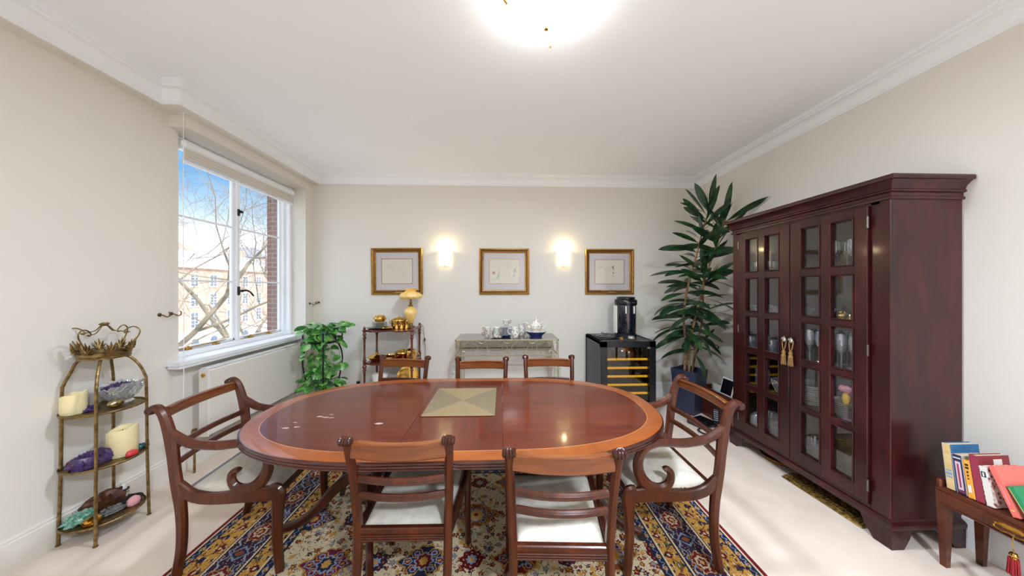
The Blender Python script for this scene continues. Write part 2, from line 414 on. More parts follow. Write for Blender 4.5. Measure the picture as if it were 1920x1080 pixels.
# roller blind, drawn up
bl = thing('roller_blind', 'white roller blind drawn up into a cassette at the top of the window', 'blind', (-2.62, 3.22, 2.60))
q = MB(); q.box((0, 0, .085), (.085, 1.34, .075), .02); q.build('cassette', 'white', bl)
q = MB()
for k in range(4): q.box((.022 - .004 * k, 0, .035 - .022 * k + .01), (.022, 1.30, .030), .010)
q.build('slat_stack', 'blindfab', bl)
MB().box((.01, 0, -.055), (.035, 1.31, .022), .006).build('bottom_rail', 'white', bl)
q = MB()
for k, (yy, zl) in enumerate(((.60, -.92), (.625, -.96), (.645, -.93))): q.tube(cr([(.05, yy, .06), (.055, yy - .005, -.3), (.05, yy + .012 * k, zl * .8), (.055, yy + .03, zl)], 5), .0018, 5)
q.lathe([(0, 0), (.006, .004), (.005, .022), (0, .026)], (.055, .655, -.985), 8)
q.build('pull_cord', 'white', bl)
q = thing('blind_cord', 'pair of thin white blind cords hanging down the wall left of the window', 'cord', (-2.46, 2.43, .55))
MB().tube(cr([(0, 0, 2.30), (.0, .0, 1.4), (.003, .002, .4), (0, 0, 0)], 5), .0016, 5).build('cord', 'white', q)
MB().tube(cr([(.02, -.02, 2.30), (.02, -.022, 1.4), (.022, -.02, .4), (.018, -.02, .03)], 5), .0016, 5).build('cord', 'white', q)
MB().cyl((-.02, -.01, 2.302), (.02, -.01, 2.302), .006).build('bracket', 'white', q)
# curtain hooks
hk = thing('curtain_hook', 'bronze curtain tieback hook on the wall left of the window, the farther left of two', 'hook', (XL, 2.395, 1.295), group=None)
q = MB(); q.lathe([(0, 0), (.014, 0), (.014, .004), (.006, .008), (0, .01)], seg=14, mt=Matrix.Rotation(PI / 2, 4, 'Y')); q.tube(cr([(.005, 0, 0), (.03, 0, -.004), (.05, .004, -.016), (.066, .008, -.008), (.068, .01, .012), (.058, .01, .02)], 4), .004, 6)
q.build('hook', 'hook', hk)
dup(hk, (XL, 2.475, 1.297), 0, 'bronze curtain tieback hook on the wall left of the window, nearer the window')
dup(hk, (-2.47, 3.99, 1.30), 0, 'small bronze hook on the narrow pier right of the window')
dup(hk, (-2.40, YB, 1.31), -PI / 2, 'small bronze hook on the back wall above the trailing plant')
# radiator
rd = thing('radiator', 'flat cream panel radiator under the window', 'radiator', (-2.475, 3.2, .25))
q = MB(); q.box((.015, 0, .2875), (.04, 1.17, .555), .01); q.build('front_panel', M['wall'], rd)
q = MB(); q.box((-.027, 0, .285), (.035, 1.15, .54), .004); q.box((-.005, -.586, .2875), (.08, .012, .565), .004); q.box((-.005, .586, .2875), (.08, .012, .565), .004)
q.build('casing', M['wall'], rd)
q = MB()
for i in range(46): q.box((-.012, -.56 + i * .0249, .573), (.04, .004, .006))
q.box((0.012, 0, .574), (.012, 1.16, .01), .003); q.box((-.035, 0, .574), (.012, 1.16, .01), .003); q.build('top_grille', 'white', rd)
q = MB(); q.lathe([(0, 0), (.016, 0), (.016, .006), (.008, .008), (.008, .014), (0, .014)], (0, 0, 0), 12, mt=Matrix.Translation((-.005, -.592, .52)) @ Matrix.Rotation(PI / 2, 4, 'X')); q.build('bleed_valve', 'brass', rd)
q = MB(); q.cyl((-.01, -.592, .05), (-.01, -.66, .05), .012); q.lathe([(0, 0), (.02, 0), (.022, .03), (.016, .05), (0, .052)], (-.01, -.66, .055), 12); q.cyl((-.01, -.66, .05), (-.01, -.66, -.25), .008); q.build('valve', 'antique', rd)
for y in (-.45, .45): MB().box((-.075, y, .3), (.06, .03, .4)).build('bracket', 'white', rd)

# ------------------------------------------------------------------ outdoors
M['stucco'] = pm('white_stucco', rgb(236, 230, 220), .9)
M['far_brick'] = pm('pale_brick', rgb(172, 138, 124), .9, c2=rgb(186, 154, 138), nscale=.8)
M['pane'] = pm('dark_pane', rgb(92, 104, 120), .2)
M['slate'] = pm('slate_roof', rgb(150, 150, 156), .8)
M['street'] = pm('street', rgb(190, 186, 180), .9)
M['bark'] = pm('plane_bark', rgb(128, 116, 98), .9, c2=rgb(88, 80, 68), nscale=3)
st(MB().box((-40, 40, -9.1), (74, 160, .2)).build('ground_outside', 'street', smooth=0))
def terrace(name, label, x, y0, y1, z0, z1, cols, rows, brick='far_brick'):
    t = thing(name, label, 'building', (x, (y0 + y1) / 2, z0)); L = y1 - y0; H = z1 - z0
    MB().box((-4, 0, H / 2), (8, L, H)).build('facade', brick, t, smooth=0)
    MB().box((.06, 0, 1.9), (.2, L, 3.8)).build('ground_storey', 'stucco', t, smooth=0)
    q = MB(); q.box((.1, 0, H - .3), (.7, L + .4, .5)); q.box((.05, 0, H + .35), (.4, L, .8)); q.box((.06, 0, 3.9), (.4, L, .3)); q.build('parapet', 'stucco', t, smooth=0)
    q = MB(); q.prism([(-8, 0), (-.6, 0), (-2.6, 2.0), (-6, 2.0)], -L / 2, L / 2, mt=Matrix.Translation((0, 0, H + .2)) @ Matrix.Rotation(PI / 2, 4, 'X')); q.build('roof', 'slate', t, smooth=0)
    for i in range(max(2, cols // 3)):
        MB().box((-3.5, -L / 2 + (i + .5) * L / max(2, cols // 3), H + 2.2), (1.2, 2.0, 2.4)).build('chimney', brick, t, smooth=0)
    st_h = (H - 5.2) / rows
    for i in range(cols):
        y = -L / 2 + (i + .5) * L / cols
        for r in range(rows):
            zc = 4.3 + st_h * (r + .5); h = 2.15 if r == 0 else 1.7
            q = MB(); q.box((.03, y, zc), (.14, 1.30, h + .35), mi=0); q.box((.09, y, zc), (.06, .95, h), mi=1)
            q.box((.13, y, zc), (.04, .06, h), mi=0); q.box((.13, y, zc), (.04, .95, .07), mi=0); q.box((.15, y, zc + h / 4), (.03, .95, .04), mi=0); q.box((.15, y, zc - h / 4), (.03, .95, .04), mi=0)
            q.build('window', ['stucco', 'pane'], t, smooth=0)
        q = MB(); q.box((.17, y, 1.3), (.06, 1.1, 2.4), mi=0)
        q.prism([(.55 * math.cos(a), .55 * math.sin(a)) for a in [k * PI / 8 for k in range(9)]], -.03, .03, mt=Matrix.Translation((.17, y, 2.5)) @ Matrix.Rotation(PI / 2, 4, 'Z') @ Matrix.Rotation(PI / 2, 4, 'X'))
        q.build('arch', 'pane', t, smooth=0)
    return t
terrace('apartment_building', 'pale brick terrace with tall white framed windows across the street, seen through the left casement', -45, 24, 62, -9, 5.0, 13, 3)
terrace('apartment_building', 'higher pale brick building with white windows across the street, seen through the right casement', -47, 63, 100, -9, 7.5, 11, 4)
terrace('apartment_building', 'far pale building end of the street beyond the terraces', -30, 104, 122, -9, 5.5, 6, 4)
def tree(name, label, base, h, r0, seed, spread=1.0, depth=5, bias=(0, 0, 0)):
    rnd = random.Random(seed); t = thing(name, label, 'tree', base); trunk = MB(); br = MB()
    def grow(p, d, L, r, lv, mb):
        n = 4; pts = [p]; rr = [r]; q = Vector(p); dd = Vector(d)
        for i in range(n):
            dd = (dd + Vector((rnd.uniform(-.22, .22), rnd.uniform(-.22, .22), rnd.uniform(-.12, .18))) * (.3 if lv == 0 else 1)).normalized()
            q = q + dd * L / n; pts.append(tuple(q)); rr.append(max(.007, r * (1 - .42 * (i + 1) / n)))
        mb.tube(pts, rr, 7 if lv < 2 else (5 if lv < 3 else 3))
        if lv >= depth: return
        for k in range(3 if lv < 4 else 3):
            i = rnd.randint(2, n) if k else n
            a = Vector((rnd.uniform(-1, 1), rnd.uniform(-1, 1), rnd.uniform(-.35, .75))) + Vector(bias) * .3
            nd = (dd * .75 + a.normalized() * .85 * spread).normalized()
            grow(pts[i], nd, L * rnd.uniform(.62, .8), rr[i] * rnd.uniform(.55, .75), lv + 1, br)
    grow((0, 0, 0), (0.03, .05, 1), h * .42, r0, 0, trunk)
    trunk.build('trunk', 'bark', t); br.build('branches', 'bark', t)
tree('plane_tree', 'big bare plane tree with pale trunk outside the left casement', (-17, 18.0, -9), 18, .36, 5, 1.0, 6)
tree('plane_tree', 'bare plane tree with fine branches outside the right casement', (-15, 21.5, -9), 18, .30, 11, 1.05, 6)
tree('plane_tree', 'smaller bare tree standing farther up the street', (-27, 40, -9), 15, .3, 23, 1.0, 5)
tree('plane_tree', 'bare tree whose twigs cross the top of the left pane', (-10.5, 9.2, -9), 17.5, .22, 31, 1.05, 5)

# ------------------------------------------------------------------ rug
def make_rug():
    Wd, Ld = 3.13, 2.42; cx0, cy0 = -.185, 1.745; st_ = .0052
    nx, ny = int(Wd / st_), int(Ld / st_)
    xs = (np.arange(nx) + .5) / nx * Wd - Wd / 2; ys = (np.arange(ny) + .5) / ny * Ld - Ld / 2
    X, Y = np.meshgrid(xs, ys); rng = np.random.RandomState(4)
    L = lambda r, g, b: np.array([lin(r), lin(g), lin(b)])
    ivory, crim, navy, gold, blue, brown, purple, olive = L(208, 190, 156), L(106, 22, 30), L(34, 36, 60), L(190, 144, 70), L(132, 146, 172), L(126, 70, 34), L(98, 28, 58), L(96, 92, 52)
    col = np.zeros((ny, nx, 3)); col[:] = ivory
    def put(mask, c): col[mask] = c
    # warped coordinates for vines
    wx = X + .012 * np.sin(Y * 41) + .006 * np.sin(Y * 97 + 2); wy = Y + .012 * np.sin(X * 37) + .006 * np.sin(X * 89 + 1)
    v = np.sin(wx * 62) + np.sin(wy * 58) + .8 * np.sin((wx + wy) * 44)
    put(np.abs(v) < .11, olive * 1.3); v2 = np.sin(wx * 75 + 1.3) * np.sin(wy * 69 + .4)
    put(np.abs(v2 - .45) < .05, crim * .8)
    def rosette(cx, cy, rx, ry, cols, lobes=8, amp=.16, m=None):
        dx = (X - cx) / rx; dy = (Y - cy) / ry; r = np.hypot(dx, dy); a = np.arctan2(dy, dx)
        rr = r / (1 + amp * np.cos(lobes * a))
        for lim, c in cols:
            k = rr < lim
            if m is not None: k &= m
            put(k, c)
    def diamond(cx, cy, rx, ry, f, g, h):
        dx = np.abs(X - cx) / rx; dy = np.abs(Y - cy) / ry
        d = (dx ** 1.25 + dy ** 1.25); d = d - .10 * np.cos(10 * np.arctan2(Y - cy, X - cx))
        put(d < 1.0, gold * .8); put(d < .88, f)
        for sx in (-1, 1):
            rosette(cx + sx * rx * .62, cy, .026, .022, [(1, blue), (.7, crim), (.35, gold)], 5)
            for sy in (-1, 1): rosette(cx + sx * rx * .34, cy + sy * ry * .45, .032, .030, [(1, gold), (.82, f), (.55, blue), (.3, crim)], 6, .1)
        rosette(cx, cy, rx * .34, ry * .46, [(1.05, blue), (.85, g), (.5, gold), (.28, h)], 8, .12)
    # scattered small flowers
    for i in range(2600):
        cx = rng.uniform(-1.2, 1.2); cy = rng.uniform(-.9, .9); r = rng.uniform(.008, .017); ix = int((cx + Wd / 2) / Wd * nx); iy = int((cy + Ld / 2) / Ld * ny); w_ = 6
        sl = (slice(max(iy - w_, 0), iy + w_), slice(max(ix - w_, 0), ix + w_))
        d = np.hypot(X[sl] - cx, Y[sl] - cy) / (1 + .25 * np.cos(5 * np.arctan2(Y[sl] - cy, X[sl] - cx))); c = [crim, crim, navy, gold, brown, blue * .7][rng.randint(6)]
        s_ = col[sl]; s_[d < r] = c; s_[d < r * .4] = gold; col[sl] = s_
    # lattice of medallions; anchored so one navy medallion sits left of the middle
    kinds = [(navy, crim, gold), (crim, navy, gold), (brown * .8, gold, crim), (purple, navy, gold)]
    ox, oy = -.42 - cx0, 1.66 - cy0; ci = 0
    for j in range(-4, 4):
        for i in range(-4, 5):
            cx = ox + i * .52 + (.26 if j % 2 else 0); cy = oy + j * .325
            if abs(cx) > 1.10 or abs(cy) > .86: continue
            kd = kinds[(i + 2 * j + 8) % 4] if not (i == 0 and j == 0) else kinds[0]
            diamond(cx, cy, .140, .108, *kd)
            c2 = cx + .26; 
            if abs(c2) < 1.15:
                dk = navy if (i + j) % 2 else crim * .6
                for k in range(8):
                    a = k * PI / 4; rosette(c2 + .042 * math.cos(a), cy + .042 * math.sin(a), .021, .021, [(1, dk), (.55, crim), (.25, gold)], 5, .05)
                rosette(c2, cy, .036, .036, [(1, dk), (.75, blue), (.4, gold)], 8)
    # borders, measured inward from the edge
    D = np.minimum(Wd / 2 - np.abs(X), Ld / 2 - np.abs(Y)); horiz = (Ld / 2 - np.abs(Y)) < (Wd / 2 - np.abs(X)); A = np.where(horiz, X, Y)
    def band(a, b, c): put((D >= a) & (D < b), c)
    band(0, .53, navy)
    band(0, .022, crim * 1.1); band(.022, .032, ivory); band(.032, .075, navy)
    band(.075, .185, gold); band(.185, .195, navy); band(.195, .203, ivory); band(.203, .37, navy * .8 + crim * .15); band(.37, .378, ivory); band(.378, .388, navy)
    band(.388, .475, gold); band(.475, .483, ivory); band(.483, .53, navy)
    for (a, b, per, c1, c2) in ((.075, .185, .15, crim, navy), (.388, .475, .13, crim, olive)):
        m = (D >= a) & (D < b); t = (D - (a + b) / 2) / (b - a) * 2; ph = A / per * 2 * PI
        put(m & (np.abs(t - .55 * np.sin(ph)) < .10), brown); put(m & (np.hypot(((A / per) % 1 - .25) * per, (t - .3) * (b - a) / 2) < .021), c1); put(m & (np.hypot(((A / per) % 1 - .75) * per, (t + .3) * (b - a) / 2) < .019), c2)
        put(m & (np.hypot(((A / per) % 1 - .25) * per, (t - .3) * (b - a) / 2) < .008), ivory)
        put(m & (np.abs(np.sin(A * 83 + np.sin(t * 5) * 2) + np.sin(t * 9 + A * 31)) < .10), brown); put(m & (np.sin(A * 61 + 1) * np.sin(t * 7 + A * 23) > .80), navy); put(m & (np.sin(A * 47 + 3) * np.sin(t * 8 - A * 19) > .84), ivory); put(m & (np.hypot(((A / per * 2) % 1 - .5) * per / 2, (np.abs(t) - .75) * (b - a) / 2) < .008), navy)
    for (a, b) in ((.203, .37),):
        per = .30; m = (D >= a) & (D < b); u = ((A / per) % 1 - .5) * per; t = D - (a + b) / 2; r = np.hypot(u, t * 1.1) / (1 + .12 * np.cos(7 * np.arctan2(t, u)))
        put(m & (r < .066), gold * .8); put(m & (r < .060), crim); put(m & (r < .038), ivory * .8 + crim * .1); put(m & (r < .025), crim * .8); put(m & (r < .012), gold)
        u2 = ((A / per + .5) % 1 - .5) * per; r = (np.abs(u2) / .05 + np.abs(t) / .055); put(m & (r < 1), blue * .8); put(m & (r < .75), navy); put(m & (r < .45), brown)
        s_ = np.sin(A * 90) * .03; put(m & (np.abs(np.abs(t) - .055 - s_ * .4) < .004), blue); put(m & (np.abs(np.sin(A * 55) + np.sin(t * 160)) < .10) & (r > 1), ivory * .7)
    for (a, b) in ((.032, .075), (.483, .53)):
        m = (D >= a) & (D < b); t = D - (a + b) / 2; u = ((A / .07) % 1 - .5) * .07; put(m & (np.hypot(u, t) < .013), gold); put(m & (np.hypot(u, t) < .006), crim); put(m & (np.abs(t - .008 * np.sin(A * 180)) < .003), blue)
    col *= (1 + rng.uniform(-.10, .10, (ny, nx, 1))) * (1 + .06 * np.sin(Y * 9))[:, :, None]
    col = np.clip(col, 0, 1)
    # grid with one face per knot
    gx, gy = np.meshgrid(np.linspace(-Wd / 2, Wd / 2, nx + 1), np.linspace(-Ld / 2, Ld / 2, ny + 1))
    nv = (nx + 1) * (ny + 1); co = np.zeros((nv + 8, 3), np.float32); co[:nv, 0] = gx.ravel(); co[:nv, 1] = gy.ravel(); co[:nv, 2] = .012
    ii = (np.arange(ny)[:, None] * (nx + 1) + np.arange(nx)[None, :]).ravel(); fc = np.stack([ii, ii + 1, ii + nx + 2, ii + nx + 1], 1).astype(np.int32)
    for k, (sx, sy, z) in enumerate([(a, b, z) for z in (0.001, .0119) for a, b in ((-1, -1), (1, -1), (1, 1), (-1, 1))]): co[nv + k] = (sx * Wd / 2, sy * Ld / 2, z)
    sd = np.array([[nv + k, nv + (k + 1) % 4, nv + 4 + (k + 1) % 4, nv + 4 + k] for k in range(4)], np.int32); fc = np.vstack([fc, sd]); nf = len(fc)
    me = bpy.data.meshes.new('persian_rug'); me.vertices.add(nv + 8); me.vertices.foreach_set('co', co.ravel())
    me.loops.add(nf * 4); me.loops.foreach_set('vertex_index', fc.ravel()); me.polygons.add(nf); me.polygons.foreach_set('loop_start', np.arange(nf, dtype=np.int32) * 4)
    at = me.color_attributes.new('weave', 'FLOAT_COLOR', 'CORNER'); cc = np.ones((nf, 4, 4), np.float32)
    cc[:nx * ny, :, :3] = col.reshape(-1, 1, 3); cc[nx * ny:, :, :3] = crim; at.data.foreach_set('color', cc.ravel()); me.update(calc_edges=True)
    m, n, l, b = mat_new('rug_wool'); setp(b, .95, spec=.2); a = n.new('ShaderNodeVertexColor'); a.layer_name = 'weave'; l.new(a.outputs[0], b.inputs['Base Color'])
    bump(n, l, b, noise(n, l, coords(n, l), 500, 2), .4); me.materials.append(m)
    o = bpy.data.objects.new('persian_rug', me); C.objects.link(o); o.location = (cx0, cy0, 0)
    tag(o, 'large ivory, crimson and gold oriental rug with medallions under the dining table', 'rug')
make_rug()

# ------------------------------------------------------------------ lamps that light the room
M['lampglow'] = emit('lit_opal_glass', (1.0, .99, .97, 1), 6.0)
M['sconceglow'] = emit('lit_sconce_glass', (1.0, .82, .48, 1), 1.6)
def ceiling_lamp(label, x, y, power=27):
    t = thing('ceiling_lamp', label, 'lamp', (x, y, 2.80))
    q = MB(); r0 = .21
    prof = [(0, 0)] + [(r0 * math.sin(a), .11 * (1 - math.cos(a))) for a in [k * PI / 2 / 12 for k in range(1, 13)]] + [(r0 - .006, .115), (0, .118)]
    q.lathe(prof, seg=48); q.build('glass_bowl', 'lampglow', t, smooth=60)
    q = MB(); q.lathe([(0, .13), (.09, .13), (.10, .16), (.10, .199), (0, .199)], seg=32); q.lathe([(.0, -.012), (.010, -.008), (.012, 0), (0, .002)], seg=16); q.build('ceiling_plate', 'brass', t)
    for k in range(3):
        a = R(75 + 120 * k); q = MB(); c, s = math.cos(a), math.sin(a)
        q.tube(cr([(.09 * c, .09 * s, .18), (.17 * c, .17 * s, .165), (.224 * c, .224 * s, .125), (.224 * c, .224 * s, .09), (.202 * c, .202 * s, .062)], 5), .006, 8); q.build('clip', 'brass', t)
    L = bpy.data.lights.new('lamp_light', 'AREA'); o = bpy.data.objects.new('lamp_light', L); C.objects.link(o); o.parent = t; o.location = (0, 0, -.018)  # disc light added just below the bowl, throws the lamp's light downward
    L.shape = 'DISK'; L.size = .30; L.energy = power; L.color = (.83, .945, 1.10)
    return t
ceiling_lamp('round opal glass ceiling lamp with brass clips above the table, lit', .227, 1.50)
ceiling_lamp('added unseen fill lamp of round opal glass on the ceiling behind the viewpoint, lit', .9, -1.0, 60)  # unseen lamp added behind the camera to brighten the room evenly
def sconce(label, x):
    t = thing('wall_sconce', label, 'lamp', (x, YB, 1.90))
    n = 14; q = MB(); vs = []; fs = []
    for i in range(n + 1):
        a = PI * i / n
        for z in (-.105, .105):
            for rr in (.085, .080): vs.append((rr * math.cos(a), -rr * .95 * math.sin(a) - .004, z))
    for i in range(n):
        o = i * 4; p = o + 4; fs += [(o, p, p + 2, o + 2), (o + 1, o + 3, p + 3, p + 1), (o + 2, p + 2, p + 3, o + 3), (o, o + 1, p + 1, p)]
    q.add(vs, fs); q.build('glass_shade', 'sconceglow', t, smooth=60)
    q = MB(); q.box((0, -.008, 0), (.10, .016, .16), .004); q.cyl((0, -.01, 0), (0, -.06, 0), .012); q.build('bracket', 'white', t)
    for z in (-.107, .107): MB().box((0, -.03, z), (.012, .06, .004)).build('clip', 'brass', t)
    L = bpy.data.lights.new('lamp_light', 'POINT'); o = bpy.data.objects.new('lamp_light', L); C.objects.link(o); o.parent = t; o.location = (0, -.04, .13)
    L.energy = 2.0; L.color = (1, .76, .40); L.shadow_soft_size = .02
sconce('lit white half-round wall sconce between the left and middle pictures', -.745)
sconce('lit white half-round wall sconce between the middle and right pictures', .855)

# ------------------------------------------------------------------ dining table
TX, TY = -.235, 1.89
def outline(n=160):
    """closed outline (counter-clockwise) with normals: straight middle, super-elliptical ends"""
    pts = []; a0, b0, e_, xs = .95, .60, 2.35, .245
    for sgn, rng_ in ((1, range(-n // 4, n // 4 + 1)), (-1, range(-n // 4, n // 4 + 1))):
        for k in rng_:
            t = k / (n / 4) * PI / 2; c, s = math.cos(t), math.sin(t)
            x = a0 * abs(c) ** (2 / e_); y = b0 * abs(s) ** (2 / e_) * (1 if s >= 0 else -1)
            if k in (n // 4, -n // 4): x = 0
            pts.append((sgn * (xs + x), sgn * y))
    return pts
OUT = outline()
def inset(pts, d):
    n = len(pts); r = []
    for i in range(n):
        a = Vector(pts[i - 1]); b = Vector(pts[(i + 1) % n]); t = (b - a).normalized(); nn = Vector((t.y, -t.x))
        r.append((pts[i][0] - nn.x * d, pts[i][1] - nn.y * d))
    return r
def table_part(name, x0, x1, parent, mats):
    """slice of the moulded top between x0 and x1"""
    mb = MB()
    levels = [(.030, -.040), (.008, -.040), (.004, -.037), (0, -.034), (0, -.030), (.004, -.027), (.001, -.024), (.001, -.018), (.005, -.015), (.002, -.012), (.002, -.006), (.006, -.001), (.010, 0)]
    rings = levels + [(.085, 0), (.0885, 0)]
    def clip(pts):
        r = []; n = len(pts)
        for i in range(n):
            r.append((min(max(pts[i][0], x0), x1), pts[i][1]))
        return r
    R_ = []
    for d, z in rings:
        p = inset(OUT, d); n = len(p)
        # where the outline leaves the slice, keep the y of the crossing
        q = []
        for (x, y) in p:
            if x < x0 - 1e-9 or x > x1 + 1e-9:
                xe = x0 if x < x0 else x1
                # y of the outline at x = xe on the same side
                best = None
                for i in range(n):
                    (xa, ya), (xb, yb) = p[i], p[(i + 1) % n]
                    if (xa - xe) * (xb - xe) <= 0 and abs(xa - xb) > 1e-9 and (ya + yb) * y >= 0:
                        f = (xe - xa) / (xb - xa); best = ya + (yb - ya) * f; break
                if best is None: best = y
                lim = abs(best); q.append((xe, max(-lim, min(lim, y * 1.0)) if abs(y) < lim else math.copysign(lim, y)))
            else: q.append((x, y))
        R_.append([(x, y, z) for x, y in q])
    vs = []; fs = []; mi = []; n = len(OUT)
    for r in R_: vs += r
    m = [0] * (len(R_) - 1); m[-2] = 1; m[-1] = 2
    for k in range(len(R_) - 1):
        for i in range(n):
            j = (i + 1) % n; q = (k * n + i, k * n + j, (k + 1) * n + j, (k + 1) * n + i)
            P_ = [vs[a] for a in q]
            if max(abs(P_[0][c] - P_[1][c]) for c in range(3)) < 1e-7 and max(abs(P_[2][c] - P_[3][c]) for c in range(3)) < 1e-7: continue
            on_cut = all(abs(p[0] - x0) < 1e-7 for p in P_) or all(abs(p[0] - x1) < 1e-7 for p in P_)
            fs.append(q); mi.append(0 if on_cut or k < len(levels) - 1 else m[k])
    mb.v = vs; mb.f = fs; mb.m = mi
    k = (len(R_) - 1) * n; mb.f.append(tuple(k + i for i in range(n))); mb.m.append(3)
    mb.f.append(tuple(range(n))[::-1]); mb.m.append(0)
    return mb.build(name, mats, parent, smooth=30)
tb = thing('dining_table', 'long mahogany dining table with rounded ends and a satinwood band, three sections', 'table', (TX, TY, .76))
table_part('table_end', -2, -.2465, tb, ['edge', 'band', 'inlay', 'table'])
table_part('table_end', .2465, 2, tb, ['edge', 'band', 'inlay', 'table'])
table_part('leaf', -.245, .245, tb, ['edge', 'band', 'inlay', 'table_leaf'])
q = MB()
for y in (-.42, .42): q.box((0, y, -.060), (1.5, .03, .045), .004)
for x in (-.70, -.45, .45, .70): q.box((x, 0, -.060), (.04, .86, .04), .004)
q.build('underframe', 'chair_dark', tb)
def pedestal(px, angs):
    q = MB(); z0 = -.76
    q.lathe([(.0, .20), (.05, .20), (.062, .23), (.050, .26), (.045, .28), (.075, .32), (.082, .37), (.062, .43), (.040, .47), (.036, .52), (.05, .55), (.036, .58), (.04, .62), (.07, .655), (.07, .68), (0, .68)], (px, 0, z0), 28)
    q.box((px, 0, -.088), (.30, .40, .02), .004)
    o = q.build('pedestal', 'chair_dark', tb)
    for a in angs:
        c, s = math.cos(R(a)), math.sin(R(a)); g = MB()
        pr = cr([(.02, .36), (.10, .345), (.20, .27), (.30, .16), (.40, .085), (.50, .055)], 5)
        wd = [.075 - .035 * i / (len(pr) - 1) for i in range(len(pr))]; th = [.042 - .008 * i / (len(pr) - 1) for i in range(len(pr))]
        g.sweep([(px + c * r_, s * r_, z + z0) for r_, z in pr], (-s, c, 0), wd, th, .3); l_ = g.build('leg', 'chair_dark', o)
        # reeded top face
        g = MB()
        for k in (-.008, 0, .008): g.tube([(px + c * r_ - s * k, s * r_ + c * k, z + z0 + wd[i] * .52) for i, (r_, z) in enumerate(pr)][4:], .0035, 6)
        g.build('reeding', 'chair', l_)
        g = MB(); g.cyl((px + c * .51 - s * .012, s * .51 + c * .012, z0 + .032), (px + c * .51 + s * .012, s * .51 - c * .012, z0 + .032), .018, seg=14); g.build('castor', 'black_m', l_)
pedestal(-.58, (184, 62, -66)); pedestal(.58, (-16, -130, 108))
M['scuff'] = pm('pale_scuff', rgb(190, 160, 156), .5)
rnd = random.Random(3)
for sx0, sy0, rr in ((-1.135, 1.635, .010), (-1.085, 1.645, .008), (-1.040, 1.775, .009), (-1.000, 1.760, .010), (-.965, 1.755, .007), (-.665, 1.67, .012), (-1.13, 1.70, .006), (-.99, 1.80, .006)):
    p = [(sx0 - TX + rr * (1 + .5 * rnd.random()) * 1.5 * math.cos(a), sy0 - TY + rr * (.5 + .5 * rnd.random()) * math.sin(a)) for a in [k * PI / 5 for k in range(10)]]
    MB().prism(p, .0001, .0005).build('scuff', 'scuff', tb, smooth=0, label='pale scuff mark')
# placemat
m, n, l, bb = mat_new('woven_jute'); setp(bb, .85)
v = coords(n, l); sx = n.new('ShaderNodeSeparateXYZ'); l.new(v, sx.inputs[0])
def mth(op, a, b_=None, c=None):
    q = n.new('ShaderNodeMath'); q.operation = op
    for i, s in enumerate((a, b_, c)):
        if s is None: continue
        if isinstance(s, (int, float)): q.inputs[i].default_value = s
        else: l.new(s, q.inputs[i])
    return q.outputs[0]
ax = mth('MULTIPLY', mth('ABSOLUTE', sx.outputs[0]), 1 / .215); ay = mth('MULTIPLY', mth('ABSOLUTE', sx.outputs[1]), 1 / .24)
side = mth('GREATER_THAN', ax, ay); mxv = mth('MAXIMUM', ax, ay)
wv = mth('SINE', mth('MULTIPLY', mxv, 190)); al = mth('SINE', mth('MULTIPLY', mth('ADD', sx.outputs[0], sx.outputs[1]), 900))
c1 = ramp(n, l, mth('ADD', mth('MULTIPLY', side, .5), mth('MULTIPLY', noise(n, l, coords(n, l, (1, 1, 1)), 160, 2), .5)), [(.1, rgb(136, 116, 80)), (.42, rgb(152, 132, 94)), (.62, rgb(118, 104, 78)), (.9, rgb(136, 121, 91))])
l.new(c1.outputs[0], bb.inputs['Base Color']); bump(n, l, bb, mth('ADD', wv, mth('MULTIPLY', al, .5)), .7, .002); M['jute'] = m
q = MB(); q.box((0, 0, .003), (.425, .475, .006), .002); o = q.build('placemat', 'jute', loc=(-.245, 1.983, .76)); o.rotation_euler = (0, 0, R(-.5))
tag(o, 'square woven jute placemat in two tones on the middle of the table', 'placemat')

# ------------------------------------------------------------------ chairs
def seat_cushion(wr, wf, y0, y1, z, h=.05):
    n = 10; mb = MB(); vs = []; fs = []
    def P(u, v):
        w = wr + (wf - wr) * v; y = y0 + (y1 - y0) * v; x = (u - .5) * 2 * w
        e_ = max(0.0, min(1.0, min(u, 1 - u, v, 1 - v) / .12)); return x, y, z + h * (1 - (1 - e_) ** 2) ** .5 * (.62 + .38 * math.sin(PI * u) * math.sin(PI * v))
    for j in range(n + 7):
        v = [0, .01, .03, .06, .10][j] if j < 5 else ([.90, .94, .97, .99, 1][j - n - 2] if j >= n + 2 else .10 + .80 * (j - 4) / (n - 2))
        for i in range(n + 7):
            u = [0, .01, .03, .06, .10][i] if i < 5 else ([.90, .94, .97, .99, 1][i - n - 2] if i >= n + 2 else .10 + .80 * (i - 4) / (n - 2))
            vs.append(P(u, v))
    m = n + 7
    for j in range(m - 1):
        for i in range(m - 1): fs.append((j * m + i, j * m + i + 1, (j + 1) * m + i + 1, (j + 1) * m + i))
    fs.append((0, (m - 1) * m, m * m - 1, m - 1))
    return mb.add(vs, fs)
def bowed(hw, y, z, bow, h, t, tilt=0):
    pts = cr([(-hw, y, z), (-hw * .5, y - bow * .75, z), (0, y - bow, z), (hw * .5, y - bow * .75, z), (hw, y, z)], 5)
    return MB().sweep(pts, (0, 0, 1), t, h, .3)
